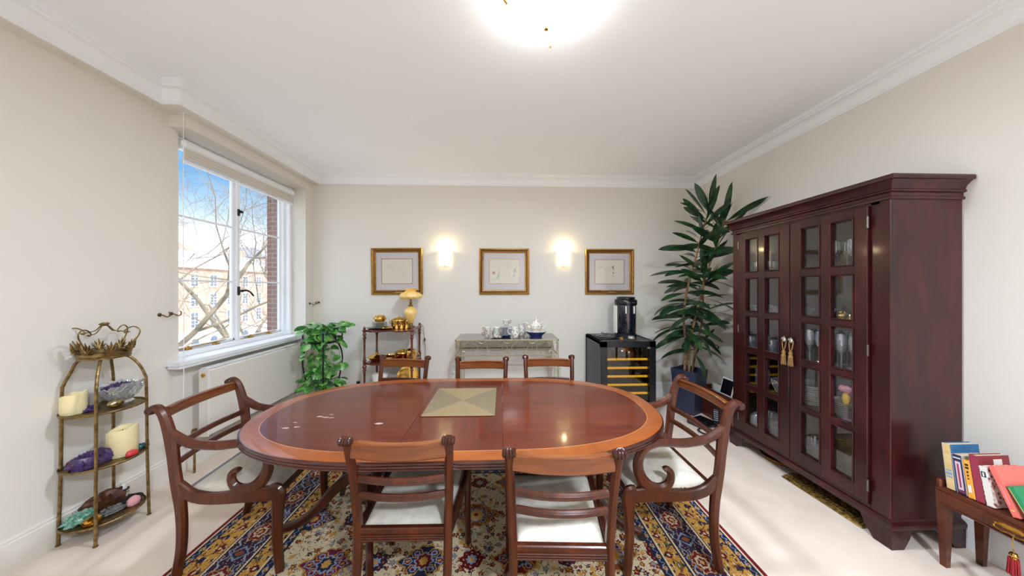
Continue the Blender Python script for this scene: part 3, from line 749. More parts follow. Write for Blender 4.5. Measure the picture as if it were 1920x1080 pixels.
def ladder(t, hw_top, hw_mid, yt, ym1, ym2, rails=((.800, .072), (.664, .032), (.592, .032))):
    o = bowed(hw_top, yt, rails[0][0], .026, rails[0][1], .022).build('top_rail', 'chair_rail', t)
    q = bowed(hw_top - .02, yt + .002, rails[0][0] + rails[0][1] / 2 - .004, .027, .012, .027); q.build('bead', 'chair_rail', o)
    for (z, h), y in zip(rails[1:], (ym1, ym2)):
        q = bowed(hw_mid, y, z, .026, h, .018); q2 = bowed(hw_mid, y, z + h * .12, .0275, h * .3, .021); q.add(q2.v, q2.f); q.build('ladder_rail', 'chair', t)
def scroll(t, x, y, z, parent):
    q = MB()
    prof = [(0, -.026), (.013, -.026), (.017, -.022), (.0185, -.018), (.016, -.013), (.0205, -.008), (.0205, -.003), (.018, 0), (.0205, .003), (.0205, .008), (.016, .013), (.0185, .018), (.017, .022), (.013, .026), (0, .026)]
    q.lathe(prof, seg=16, mt=Matrix.Translation((x, y, z)) @ Matrix.Rotation(PI / 2, 4, 'Y')); q.build('scroll', 'chair_dark', parent)
def side_chair(label):
    t = thing('dining_chair', label, 'chair')
    post = [(-.345, 0, .032), (-.300, .10, .034), (-.262, .22, .037), (-.240, .36, .042), (-.236, .46, .044), (-.240, .54, .040), (-.252, .65, .036), (-.272, .755, .034), (-.292, .828, .034), (-.303, .864, .032), (-.318, .877, .026)]
    pp = cr(post, 4)
    for s in (-1, 1):
        q = MB(); q.sweep([(s * (.192 + .016 * max(0, (z - .46)) / .4), y, z) for y, z, w_ in pp], (1, 0, 0), [p[2] for p in pp], .034, .3)
        o = q.build('back_post', 'chair', t); scroll(t, s * .207, -.311, .865, o)
        lp = cr([(.250, .462, .030), (.262, .445, .044), (.256, .41, .050), (.242, .34, .046), (.226, .24, .040), (.222, .15, .036), (.236, .06, .034), (.258, 0, .034)], 4)
        q = MB(); q.sweep([(s * .222, y - .03, z) for y, z, w_ in lp], (1, 0, 0), [p[2] for p in lp], .034, .3); q.build('front_leg', 'chair_dark', t)
        q = MB(); sp_ = cr([(s * .194, -.225, .432), (s * .206, -.05, .428), (s * .218, .12, .432), (s * .222, .215, .444)], 5); q.sweep(sp_, (1, 0, 0), .056, .026, .2); q.build('seat_rail', 'chair_dark', t)
    ladder(t, .192, .180, -.288, -.256, -.246, ((.818, .068), (.680, .032), (.606, .032)))
    q = MB(); q.box((0, -.236, .432), (.362, .026, .058), .004)
    for z in (.412, .422, .432): q.tube([(-.178, -.251, z), (.178, -.251, z)], .0045, 6)
    q.build('seat_rail', 'chair', t); q = MB(); q.box((0, .214, .434), (.42, .026, .052), .004); q.build('seat_rail', 'chair_dark', t)
    seat_cushion(.176, .208, -.222, .222, .442, .040).build('seat', 'seat', t, smooth=60)
    return t
def arm_chair(label):
    t = thing('armchair', label, 'chair')
    def c2(pts): return [((x * .0010037 - .4119), (1.1206 - .0010037 * y), w_ * .001) for x, y, w_ in pts]
    post = cr(c2([(36, 268, 22), (46, 247, 32), (68, 243, 40), (92, 268, 44), (108, 310, 48), (122, 365, 52), (134, 430, 54), (142, 500, 50), (150, 580, 50), (162, 660, 52), (174, 740, 50), (180, 850, 46), (176, 960, 44), (160, 1060, 42), (148, 1114, 40)]), 4)
    arm = cr(c2([(114, 325, 12), (132, 362, 34), (166, 394, 46), (215, 424, 48), (280, 438, 46), (350, 444, 45), (420, 440, 43), (480, 440, 42), (530, 456, 44), (566, 492, 47), (584, 545, 50), (574, 604, 56), (542, 650, 60), (498, 674, 54), (456, 674, 52), (422, 652, 46), (409, 616, 40), (417, 588, 34), (434, 576, 28), (448, 578, 18)]), 4)
    low = cr(c2([(158, 605, 12), (176, 640, 44), (214, 682, 56), (262, 704, 58), (330, 714, 56), (420, 712, 62), (500, 706, 74), (560, 706, 74), (612, 708, 68)]), 4)
    leg = cr(c2([(600, 690, 60), (624, 690, 66), (634, 712, 70), (632, 770, 58), (630, 830, 50), (628, 900, 46), (630, 980, 44), (636, 1060, 42), (640, 1114, 40)]), 4)
    for s in (-1, 1):
        X_ = s * .236
        def sw(p, th, x=X_, ch=.3): return MB().sweep([(x, a, b) for a, b, w_ in p], (1, 0, 0), [w_ for a, b, w_ in p], th, ch)
        o = sw(post, .038).build('back_post', 'chair', t)
        q = MB()
        for k in (-.008, 0, .008):
            q.tube([(X_ + k, a - w_ * .5 * math.cos(0), b) for a, b, w_ in post[10:10]] or [(X_ + k, -.40, .86), (X_ + k, -.40, .861)], .0005, 4)
        o2 = sw(arm, .036, X_ * 1.004, .35).build('arm', 'chair', t)
        sw(low, .030, X_ * .998, .2).build('side_rail', 'chair', t); sw(leg, .036, X_ * 1.002).build('front_leg', 'chair', t)
        q = MB(); q.lathe([(0, -.022), (.016, -.022), (.020, -.016), (.017, -.010), (.0215, -.004), (.0215, .004), (.017, .010), (.020, .016), (.016, .022), (0, .022)], seg=16, mt=Matrix.Translation((X_, -.367, .868)) @ Matrix.Rotation(PI / 2, 4, 'Y')); q.build('scroll', 'chair_dark', o)
    ladder(t, .226, .226, -.330, -.272, -.262, ((.842, .055), (.672, .032), (.592, .032)))
    for y, hw in ((-.236, .222), (.206, .222)):
        q = MB(); q.box((0, y, .410), (hw * 2, .028, .060), .004); q.build('seat_rail', 'chair_dark', t)
    seat_cushion(.217, .219, -.222, .222, .430, .050).build('seat', 'seat', t, smooth=60)
    return t
def put(o, x, y, rot): o.location = (x, y, 0.016); o.rotation_euler = (0, 0, R(rot)); return o
sc = put(side_chair('mahogany dining chair with cream seat at the near side of the table, the left one'), -.415, 1.548, -1.0)
g_ = 'side chairs around the dining table'; sc['group'] = g_
dup(sc, (.255, 1.432, .016), R(-3.2), 'mahogany dining chair with cream seat at the near side of the table, the right one', g_)
dup(sc, (-.890, 2.405, .016), R(180 - 7.5), 'mahogany dining chair behind the table in front of the tiered corner stand', g_)
dup(sc, (-.168, 2.32, .016), R(179), 'mahogany dining chair at the middle of the far side of the table', g_)
dup(sc, (.415, 2.375, .016), R(178), 'mahogany dining chair behind the table, right one of the far three', g_)
ac = put(arm_chair('mahogany armchair with scrolled arms at the left end of the table by the window wall'), -1.405, 1.845, -86)
ac['group'] = 'armchairs at the table ends'
dup(ac, (.885, 1.775, .016), R(90), 'mahogany armchair with scrolled arms at the right end of the table', 'armchairs at the table ends')

# ------------------------------------------------------------------ pictures
M['mat_board'] = pm('mount_board', rgb(206, 198, 198), .9)
M['paper'] = pm('drawing_paper', rgb(224, 216, 200), .9)
M['ink'] = pm('ink', rgb(60, 56, 56), .9); M['red_ink'] = pm('red_ink', rgb(190, 70, 66), .9); M['green_ink'] = pm('green_ink', rgb(70, 96, 70), .9); M['pale_ink'] = pm('pale_ink', rgb(186, 176, 162), .9)
def picture(x, label, strokes, plate=False, rz=0):
    t = thing('framed_picture', label, 'picture', (x, YB - .002, 1.722)); W_, H_ = .335, .308
    t.rotation_euler = (0, R(rz), 0)
    prof = [(0, 0), (0, .022), (-.006, .030), (-.014, .032), (-.020, .026), (-.030, .020), (-.038, .020), (-.044, .026), (-.052, .024), (-.058, .014), (-.058, .006)]
    mb = MB(); cn = [(-1, -1), (1, -1), (1, 1), (-1, 1)]; vs = []; fs = []; m_ = len(prof)
    for sx_, sz_ in cn:
        for d, y in prof: vs.append((sx_ * (W_ + d), -y, sz_ * (H_ + d)))
    for i in range(4):
        j = (i + 1) % 4
        for k in range(m_ - 1): fs.append((i * m_ + k, j * m_ + k, j * m_ + k + 1, i * m_ + k + 1))
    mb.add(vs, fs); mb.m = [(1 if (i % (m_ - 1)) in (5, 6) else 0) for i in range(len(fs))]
    mb.build('frame', ['gilt', 'gilt_dark'], t, smooth=20)
    MB().box((0, -.006, 0), (W_ * 2 - .10, .004, H_ * 2 - .10)).build('mount', 'mat_board', t, smooth=0)
    q = MB(); a, b = .202, .165
    for p, d in (((0, b), (a * 2 + .008, .006)), ((0, -b), (a * 2 + .008, .006)), ((a, 0), (.006, b * 2)), ((-a, 0), (.006, b * 2))): q.box((p[0], -.0095, p[1]), (d[0], .004, d[1]))
    q.build('slip', 'gilt', t, smooth=0)
    art = MB().box((0, -.0088, 0), (a * 2, .002, b * 2)).build('drawing', 'paper', t, smooth=0)
    for col, pts in strokes:
        MB().tube([(x_, -.0102, z_) for x_, z_ in pts], .0028 if col != 'pale_ink' else .0014, 4, flat=.4).build('stroke', col, art, smooth=0)
    if plate: MB().box((.03, -.030, -H_ + .028), (.10, .006, .016), .002).build('name_plate', 'brass', t)
    MB().box((0, -.0125, 0), (W_ * 2 - .10, .001, H_ * 2 - .10)).build('glass', 'glass', t, smooth=0)
rnd = random.Random(8)
def squig(cx, cz, r, n=7): return cr([(cx + rnd.uniform(-r, r), cz + rnd.uniform(-r, r)) for _ in range(n)], 4)
def rect(x0, z0, x1, z1): return [(x0, z0), (x1, z0), (x1, z1), (x0, z1), (x0, z0)]
picture(-1.377, 'gilt framed faint line drawing on the back wall, the left of three pictures', [('pale_ink', [(-.16 + .02 * k, .10 - .02 * k), (.02 + .01 * k, .06 - .03 * k), (.14, .0 - .02 * k)]) for k in range(5)] + [('pale_ink', squig(-.1, .06, .04)), ('pale_ink', [(-.16, -.12), (.16, -.12)])], True, -.6)
picture(.048, 'gilt framed drawing with small red and black figures, the middle of three pictures', [('pale_ink', rect(.0, .02, .09, .13)), ('pale_ink', [(-.12, .14), (-.12, .0)]), ('pale_ink', [(-.06, .14), (-.05, .02), (-.08, -.03)]), ('ink', [(.035, .115), (.07, .115)]), ('red_ink', [(.03, .03), (.045, .09), (.045, .03)]), ('red_ink', [(.065, .03), (.06, .09), (.078, .03)]), ('red_ink', squig(-.14, -.02, .022, 12)), ('red_ink', squig(-.14, -.02, .022, 12)), ('ink', [(-.17, -.115), (-.15, -.11), (-.12, -.09), (-.10, -.10), (-.09, -.05), (-.07, -.01), (-.075, -.11)]), ('ink', [(-.10, -.06), (-.075, -.055)]), ('ink', [(-.11, -.085), (-.075, -.08)]), ('green_ink', squig(.145, .01, .03, 9)), ('ink', cr([(.15, .07), (.16, .05), (.15, .02)], 3)), ('green_ink', squig(.14, -.05, .02, 8)), ('pale_ink', squig(.03, -.04, .05, 12)), ('ink', [(.07, -.11), (.08, -.10), (.085, -.11)]), ('pale_ink', [(-.04, -.12), (.14, -.12)])])
picture(1.481, 'gilt framed drawing with a dark leafy sprig, the right of three pictures', [('green_ink', squig(.05, .07, .025, 12)), ('green_ink', squig(.055, .03, .015, 8)), ('ink', squig(.05, -.02, .016, 9)), ('pale_ink', squig(.05, -.06, .03, 8)), ('ink', [(-.14, -.035), (-.12, -.06), (-.11, -.05)]), ('pale_ink', squig(-.12, .06, .03)), ('pale_ink', squig(-.02, .03, .06, 9)), ('pale_ink', [(-.15, -.11), (.12, -.115), (.15, -.09)])], True)

# ------------------------------------------------------------------ display cabinet
M['hinge'] = pm('hinge_steel', rgb(120, 110, 104), .4, 1)
cb = thing('display_cabinet', 'tall dark cherry display cabinet with two glazed doors against the right wall', 'cabinet', (2.465, 2.25, 0))
# local frame: x towards the wall (front at -.215), y along the wall (-.59 near the viewer .. +.59)
FX, BX, HY = -.215, .225, .592
q = MB(); zt, zb = 2.04, .13
for s in (-1, 1): q.box(((FX + BX) / 2 + .01, s * (HY - .0125), (zt + zb) / 2), (BX - FX - .02, .025, zt - zb), .003)
q.box(((FX + BX) / 2 + .01, 0, zt - .015), (BX - FX - .02, 2 * HY - .05, .03)); q.box(((FX + BX) / 2 + .01, 0, zb + .035), (BX - FX - .02, 2 * HY - .05, .03))
for s in (-1, 1): q.box((FX + .0125, s * (HY - .0475), (zt + zb) / 2), (.025, .095, zt - zb), .003)
q.box((FX + .0125, 0, zt - .02), (.025, 2 * HY - .1, .04)); q.box((FX + .0125, 0, zb + .025), (.025, 2 * HY - .19, .05))
q.build('carcass', 'cab', cb)
MB().box((BX - .008, 0, (zt + zb) / 2), (.012, 2 * HY - .05, zt - zb - .03)).build('back_panel', 'cab_in', cb, smooth=0)
def frame_run(name, z_prof, parent, mat='cab'):
    mb = MB(); vs = []; m_ = len(z_prof)
    for sy in (1, -1):
        for a in ((BX, 1), (FX, 1))[::1] if sy == 1 else ((FX, 1), (BX, 1)):
            for o, z in z_prof: vs.append((a[0] - (o if a[0] == FX else 0), sy * (HY + o), z))
    fs = []
    for i in range(3):
        for k in range(m_ - 1): fs.append((i * m_ + k, (i + 1) * m_ + k, (i + 1) * m_ + k + 1, i * m_ + k + 1))
    fs.append(tuple(i * m_ + m_ - 1 for i in range(4))); fs.append(tuple(i * m_ for i in range(4))[::-1])
    return mb.add(vs, fs).build(name, mat, parent, smooth=25)
frame_run('crown', [(0, 2.015), (.010, 2.015), (.012, 2.028), (.004, 2.034), (.004, 2.052), (.016, 2.058), (.018, 2.066), (.012, 2.074), (.018, 2.092), (.034, 2.112), (.040, 2.118), (.050, 2.120), (.052, 2.136), (.048, 2.146)], cb)
frame_run('base_moulding', [(0, .115), (.022, .115), (.024, .122), (.024, .140), (.016, .150), (.006, .156), (0, .160)], cb)
def plate_prism(mb, poly, axis, t0, t1):
    """poly of (a, z) extruded along x (axis 0, a = y) or y (axis 1, a = x)"""
    n_ = len(poly); f_ = (lambda a, z, t: (t, a, z)) if axis == 0 else (lambda a, z, t: (a, t, z))
    vs = [f_(a, z, t0) for a, z in poly] + [f_(a, z, t1) for a, z in poly]
    mb.add(vs, [tuple(range(n_))[::-1], tuple(range(n_, 2 * n_))] + [(i, (i + 1) % n_, n_ + (i + 1) % n_, n_ + i) for i in range(n_)])
for xf_, dx_ in ((FX - .018, 1), (BX, -1)):
    for s_ in (-1, 1):
        e_ = s_ * (HY + .018); q = MB()
        plate_prism(q, [(e_, 0), (e_, .118), (e_ - s_ * .155, .118), (e_ - s_ * .13, .06), (e_ - s_ * .085, 0)], 0, xf_, xf_ + dx_ * .028)
        plate_prism(q, [(xf_ + dx_ * .0282, 0), (xf_ + dx_ * .0282, .118), (xf_ + dx_ * .13, .118), (xf_ + dx_ * .11, .06), (xf_ + dx_ * .075, 0)], 1, e_, e_ - s_ * .028)
        q.build('foot', 'cab', cb, smooth=20)
rows = [(1.944, 1.640), (1.587, 1.290), (1.248, .965), (.923, .626), (.591, .266)]
def cab_door(sgn):
    ya, yb = sorted((sgn * .003, sgn * .496)); zt_, zb_ = 2.0, .185
    cols = [(sgn * .085, sgn * .225), (sgn * .285, sgn * .425)]
    cols = sorted([tuple(sorted(c_)) for c_ in cols])
    q = MB(); X_ = FX - .004; th = .030
    ys = [ya, cols[0][0], cols[0][1], cols[1][0], cols[1][1], yb]
    for a, b_ in ((ys[0], ys[1]), (ys[2], ys[3]), (ys[4], ys[5])): q.box((X_, (a + b_) / 2, (zt_ + zb_) / 2), (th, b_ - a, zt_ - zb_), .003)
    zs = [zt_] + [v_ for r_ in rows for v_ in r_] + [zb_]
    for k in range(0, len(zs), 2):
        for a, b_ in ((ys[1], ys[2]), (ys[3], ys[4])): q.box((X_, (a + b_) / 2, (zs[k] + zs[k + 1]) / 2), (th - .002, b_ - a + .004, zs[k] - zs[k + 1]), .002)
    # glazing beads
    for a, b_ in ((ys[1], ys[2]), (ys[3], ys[4])):
        for zh, zl in rows:
            for (cy_, cz_, dy_, dz_) in (((a + b_) / 2, zh - .004, b_ - a, .008), ((a + b_) / 2, zl + .004, b_ - a, .008), (a + .004, (zh + zl) / 2, .008, zh - zl), (b_ - .004, (zh + zl) / 2, .008, zh - zl)):
                q.box((X_ - .004, cy_, cz_), (th + .004, dy_, dz_), .003)
    d = q.build('door', 'cab', cb, smooth=20)
    q = MB()
    for a, b_ in ((ys[1], ys[2]), (ys[3], ys[4])):
        for zh, zl in rows: q.box((X_ + .004, (a + b_) / 2, (zh + zl) / 2), (.003, b_ - a, zh - zl))
    q.build('glass', 'cabglass', d, smooth=0)
    for z in (1.90, 1.12, .30):
        MB().cyl((X_ - .017, sgn * .499, z - .035), (X_ - .017, sgn * .499, z + .035), .006).build('hinge', 'hinge', d)
    q = MB(); q.lathe([(0, 0), (.008, 0), (.008, .008), (.018, .014), (.020, .022), (.014, .030), (0, .033)], seg=18, mt=Matrix.Translation((X_ - .015, sgn * .028, 1.10)) @ Matrix.Rotation(-PI / 2, 4, 'Y')); q.build('knob', 'silver', d, label='small round knob')
    return d
cab_door(1); cab_door(-1)
M['shelfglass'] = clear_glass('glass_shelf', (.86, .92, .90, 1), .06)
SH = [1.618, 1.272, .945, .610]
for z in SH: MB().box((.01, 0, z - .006), (.40, 2 * HY - .056, .012)).build('shelf', 'shelfglass', cb, smooth=0)
SH.append(.175)
M['tassel'] = pm('gold_tassel', rgb(166, 128, 70), .7, c2=rgb(120, 88, 46), nscale=120)
for y_, lb in ((2.278, 'gold silk tassel hanging from the knob of the farther cabinet door'), (2.222, 'gold silk tassel hanging from the knob of the nearer cabinet door')):
    t = thing('tassel', lb, 'tassel', (2.218, y_, 1.098))
    q = MB(); q.tube(cr([(0, -.016, -.004), (-.004, 0, .022), (0, .016, -.004), (-.004, .012, -.05), (-.006, 0, -.088), (-.004, -.012, -.05), (0, -.016, -.004)], 5), .0035, 6); q.build('loop', 'tassel', t)
    q = MB(); q.lathe([(0, -.082), (.010, -.086), (.014, -.10), (.010, -.112), (.013, -.118), (.016, -.13), (.0, -.13)], (-.006, 0, 0), 14); q.build('head', 'tassel', t)
    q = MB()
    for k in range(26):
        a = k * 2.4; r_ = .013 * math.sqrt((k + 1) / 26); q.tube([(-.006 + r_ * math.cos(a), r_ * math.sin(a), -.125), (-.006 + r_ * 1.35 * math.cos(a), r_ * 1.35 * math.sin(a), -.185 - .006 * (k % 3))], .0022, 4)
    q.build('skirt', 'tassel', t)
# ---- glass and china in the cabinet
def one(name, label, cat, mb, mat, loc, group=None, smooth=50, rot=0):
    o = mb.build(name, mat, loc=loc, smooth=smooth); o.rotation_euler = (0, 0, rot); return tag(o, label, cat, group)
def shell(prof_out, t=.0025):
    """closed lathe profile of a vessel from its outer wall"""
    inner = [(max(r_ - t, 0.0001), z) for r_, z in prof_out[::-1] if z > prof_out[0][1] + t * 2]
    return prof_out + [(prof_out[-1][0] - t, prof_out[-1][1])] + inner[1:] + [(0, inner[-1][1])]
def wine(h=.20, r_=.038, label='', seg=14):
    p = [(0, 0), (r_ * .9, 0), (r_ * .85, .004), (.006, .010), (.0045, .02), (.0045, h * .42), (.010, h * .46), (r_ * .85, h * .58), (r_, h * .75), (r_ * .86, h)]
    return MB().lathe(p + [(r_ * .86 - .002, h), (r_ - .003, h * .75), (r_ * .8, h * .6), (0, h * .5)], seg=seg)
def tumbler(h=.10, r_=.04, cut=True):
    q = MB(); q.lathe([(0, 0), (r_ * .85, 0), (r_ * .9, .006), (r_, h), (r_ - .003, h), (r_ * .8, .02), (0, .018)], seg=16)
    if cut:
        for k in range(10):
            a = 2 * PI * k / 10
            for d in (-.32, .32): q.tube([(r_ * .92 * math.cos(a - d / 2), r_ * .92 * math.sin(a - d / 2), .01), (r_ * 1.0 * math.cos(a + d / 2), r_ * 1.0 * math.sin(a + d / 2), h * .65)], .0022, 3)
    return q
def cutbowl(r_=.09, h=.08, n=14):
    q = MB(); q.lathe([(0, 0), (r_ * .5, 0), (r_ * .55, .008), (r_ * .85, h * .5), (r_, h), (r_ - .005, h), (r_ * .75, h * .5), (r_ * .4, .015), (0, .013)], seg=24)
    for k in range(n):
        a = 2 * PI * k / n
        for d in (-.4, .4): q.tube([(r_ * .56 * math.cos(a - d / 2), r_ * .56 * math.sin(a - d / 2), .01), (r_ * .87 * math.cos(a), r_ * .87 * math.sin(a), h * .5), (r_ * math.cos(a + d / 2), r_ * math.sin(a + d / 2), h * .98)], .003, 3)
        q.blob((r_ * math.cos(a), r_ * math.sin(a), h), (.007, .007, .005), k, 0, 6, 4, flat_bottom=False)
    return q
def plate(r_=.13, h=.02): return MB().lathe([(0, 0), (r_ * .55, 0), (r_ * .6, .004), (r_, h), (r_, h + .003), (r_ * .6, .009), (0, .007)], seg=32)
CX0 = 2.465
g = 'stemmed glasses in the cabinet'
protos = {}
ORD = ['first', 'second', 'third', 'fourth', 'fifth', 'sixth', 'seventh', 'eighth', 'ninth', 'tenth', 'eleventh', 'twelfth', 'thirteenth', 'fourteenth', 'fifteenth']
def place(kind, label, cat, mk, mat, spots, group):
    first = None
    for i, (x, y, z) in enumerate(spots):
        lb = label[i] if isinstance(label, list) else label.replace('#', ORD[i])
        if first is None: first = one(kind, lb, cat, mk(), mat, (x, y, z), group)
        else: dup(first, (x, y, z), None, lb, group)
    return first
E5 = .002
# top shelf: small stemmed glasses (far door) and taller ones (near door)
place('liqueur_glass', 'small stemmed glass, # from the door split on the top cabinet shelf, farther half', 'glass', lambda: wine(.12, .026), 'crystal', [(2.36 + .11 * (i % 2), 2.32 + .062 * i, SH[0]) for i in range(8)], 'small stemmed glasses on the top shelf, far half')
place('wine_glass', 'tall stemmed glass, # from the near end of the top cabinet shelf', 'glass', lambda: wine(.21, .034), 'crystal', [(2.35 + .12 * (i % 2) + .02 * (i % 3), 1.76 + .045 * i, SH[0]) for i in range(10)], 'tall stemmed glasses on the top shelf, near half')
one('folded_napkin', 'white folded cloth lying among the glasses on the top cabinet shelf', 'napkin', MB().box((0, 0, .02), (.10, .12, .04), .015).box((0, .01, .045), (.08, .08, .02), .008), 'white_c', (2.295, 2.235, SH[0]))
# second shelf: shallow cut dishes, a gold rimmed tureen
place('glass_dish', ['shallow cut glass dish on the second cabinet shelf, farthest from the viewer', 'shallow cut glass dish on the second cabinet shelf, second from the far end', 'shallow cut glass dish on the second cabinet shelf, just left of the door split', 'shallow cut glass dish on the second cabinet shelf, at the back beside the gilded casket'], 'dish', lambda: cutbowl(.085, .07, 10), 'crystal', [(2.42, 2.72, SH[1]), (2.38, 2.53, SH[1]), (2.40, 2.33, SH[1]), (2.53, 2.13, SH[1])], None)
one('gilt_box', 'small gilded casket on the second cabinet shelf behind the nearer door', 'casket', MB().box((0, 0, .03), (.10, .15, .05), .01).lathe([(.05, .055), (.045, .07), (.02, .082), (.008, .09), (0, .10)], seg=16), 'gold', (2.42, 2.03, SH[1]))
one('glass_tray', 'oval glass tray right of the gilded casket on the second cabinet shelf', 'tray', MB().lathe([(0, 0), (.09, 0), (.12, .012), (.12, .015), (0, .005)], seg=24, sy=1.3), 'crystal', (2.37, 1.83, SH[1]))
# third shelf: cut tumblers (far) and tall goblets (near)
place('whisky_tumbler', ['cut crystal tumbler on the third cabinet shelf, %s row, %s from the door split' % (('front', 'middle', 'back')[i % 3], ('nearest', 'second', 'third', 'farthest')[i // 3]) for i in range(12)], 'glass', lambda: tumbler(.11, .042), 'crystal', [(2.32 + .10 * (i % 3), 2.37 + .11 * (i // 3) + .02 * (i % 2), SH[2]) for i in range(12)], 'cut tumblers on the third shelf')
place('goblet', ['tall crystal goblet on the third cabinet shelf, %s row, %s from the near end' % (('front', 'middle', 'back')[i % 3], ORD[i // 3]) for i in range(15)], 'glass', lambda: wine(.245, .036), 'crystal', [(2.31 + .095 * (i % 3), 1.75 + .105 * (i // 3) + .02 * (i % 2), SH[2]) for i in range(15)], 'goblets on the third shelf')
# fourth shelf
one('crystal_bowl', 'cut crystal bowl on the fourth cabinet shelf behind the farther door', 'bowl', cutbowl(.095, .12), 'crystal', (2.37, 2.42, SH[3]))
one('crystal_vase', 'small cut crystal vase on the fourth cabinet shelf at the far end', 'vase', tumbler(.14, .055), 'crystal', (2.42, 2.70, SH[3]))
one('decanter', 'slender crystal decanter standing behind the cut bowl on the fourth cabinet shelf', 'decanter', MB().lathe([(0, 0), (.05, 0), (.055, .03), (.05, .10), (.018, .15), (.014, .22), (.022, .23), (.0, .23), (0, .235), (.02, .25), (.012, .28), (0, .285)], seg=18), 'crystal', (2.50, 2.56, SH[3]))
place('dinner_plate', 'white dinner plate, # from the bottom of the larger stack in the cabinet', 'plate', lambda: plate(.125, .018), 'white_c', [(2.41, 2.26 + .003 * (i % 3), SH[3] + .0115 * i) for i in range(12)], 'stacked dinner plates in the cabinet')
place('dinner_plate', 'white serving plate, # from the bottom of the stack by the flower ornament', 'plate', lambda: plate(.12, .02), 'white_c', [(2.45, 1.99 + .004 * (i % 3), SH[3] + .0125 * i) for i in range(7)], 'stacked serving plates in the cabinet')
t = thing('sauce_boat', 'white china sauce boat on the serving plates in the cabinet', 'jug', (2.45, 1.99, SH[3] + .108))
MB().lathe(shell([(0, 0), (.03, 0), (.028, .012), (.05, .03), (.058, .07)], .004), seg=20, sy=1.25).build('body', 'white_c', t, smooth=50)
MB().tube(cr([(0, -.065, .06), (0, -.095, .07), (0, -.10, .035), (0, -.055, .02)], 5), .005, 6).build('handle', 'white_c', t)
M['petal'] = pm('pink_petals', rgb(226, 150, 160), .6); M['yellow_f'] = pm('yellow_figure', rgb(236, 192, 66), .5); M['mauve'] = pm('mauve_stem', rgb(130, 100, 110), .6)
t = thing('flower_ornament', 'pink and yellow flower ornament on a mauve stem inside the nearer cabinet door', 'ornament', (2.31, 1.93, SH[3]))
MB().lathe([(0, 0), (.035, 0), (.03, .008), (.012, .02), (.010, .11), (0, .11)], seg=12).build('stem', 'mauve', t)
MB().blob((0, 0, .15), (.020, .024, .045), 3, .03, 20, 14, flat_bottom=False).build('figure', 'yellow_f', t)
MB().blob((0, 0, .215), (.034, .040, .026), 5, .10, 24, 16, flat_bottom=False).build('flower', 'petal', t)
# bottom of the cabinet
place('glass_bowl', ['ribbed glass bowl on the cabinet floor behind the farther door', 'ribbed glass bowl on the cabinet floor beside the door split', 'ribbed glass bowl on the cabinet floor at the far back corner'], 'bowl', lambda: cutbowl(.10, .15, 12), 'crystal', [(2.42, 2.47, SH[4]), (2.42, 2.24, SH[4]), (2.50, 2.72, SH[4])], None)
M['basket'] = pm('wicker', rgb(120, 112, 66), .8, c2=rgb(74, 64, 44), nscale=90)
one('wicker_basket', 'olive wicker basket on the cabinet floor behind the nearer door', 'basket', MB().lathe(shell([(0, 0), (.11, 0), (.13, .10), (.14, .20)], .01), seg=24), 'basket', (2.49, 2.01, SH[4]))
one('candle_lantern', 'small glass lantern with gilt band on the cabinet floor at the far end', 'lantern', MB().lathe([(0, 0), (.04, 0), (.04, .17), (.02, .19), (0, .2)], seg=16), 'crystal', (2.33, 2.66, SH[4]))
# things lying under the cabinet
M['gold_mesh'] = pm('woven_gold', rgb(190, 152, 78), .4, .6, c2=rgb(84, 66, 36), nscale=55, bs=.8, bscale=120)
q = MB(); q.box((0, 0, .006), (.30, .52, .008), .004)
for i in range(26):
    y = -.25 + i * .02
    q.tube([(-.14 + .004 * (i % 2), y, .014), (-.05, y + .014, .019), (.04, y, .014), (.13, y + .012, .019)], .004, 5)
for i in range(7): q.tube([(-.135 + i * .04, -.25, .012), (-.13 + i * .04, -.1, .02), (-.135 + i * .04, .1, .014), (-.13 + i * .04, .25, .02)], .004, 5)
one('woven_tray', 'woven gold tray lying under the front of the cabinet', 'tray', q, 'gold_mesh', (2.385, 2.06, 0), rot=R(2))
q = MB(); q.lathe([(0, .004), (.15, .004), (.165, .022), (.172, .026), (.174, .022), (.16, 0), (0, 0)], seg=40); one('round_tray', 'round dark tray with gold rim showing under the cabinet beside the woven tray', 'tray', q, 'gilt', (2.49, 2.55, 0))

# ------------------------------------------------------------------ bench table with books
bt_ = thing('bench', 'low mahogany bench with a drawer and brass handle beside the cabinet', 'bench', (2.50, 1.10, 0))
BW, BL, BZ = .26, .92, .43
q = MB(); q.box((0, 0, BZ - .012), (BW, BL, .024), .004); q.box((0, BL / 2 - .012, BZ + .012), (BW, .022, .05), .006); q.box((0, -BL / 2 + .012, BZ + .012), (BW, .022, .05), .006); q.build('top', 'bench', bt_)
q = MB(); q.box((-BW / 2 + .012, 0, BZ - .058), (.02, BL - .05, .068), .003); q.box((BW / 2 - .012, 0, BZ - .058), (.02, BL - .05, .068), .003)
for s in (-1, 1): q.box((0, s * (BL / 2 - .014), BZ - .058), (BW - .05, .02, .068), .003)
q.tube([(-BW / 2 - .001, -BL / 2 + .02, BZ - .09), (-BW / 2 - .001, BL / 2 - .02, BZ - .09)], .004, 6); q.build('apron', 'bench', bt_)
dr = MB().box((-BW / 2 - .002, -.02, BZ - .056), (.012, .62, .050), .003).build('drawer', 'bench', bt_)
q = MB(); hx = -BW / 2 - .010; zc = BZ - .046; y0 = .205
q.box((hx, y0, zc), (.003, .055, .022), .001)
for s in (-1, 1): q.box((hx, y0 + s * .036, zc), (.003, .02, .014), .001); q.cyl((hx, y0 + s * .040, zc + .004), (hx - .014, y0 + s * .040, zc + .004), .004)
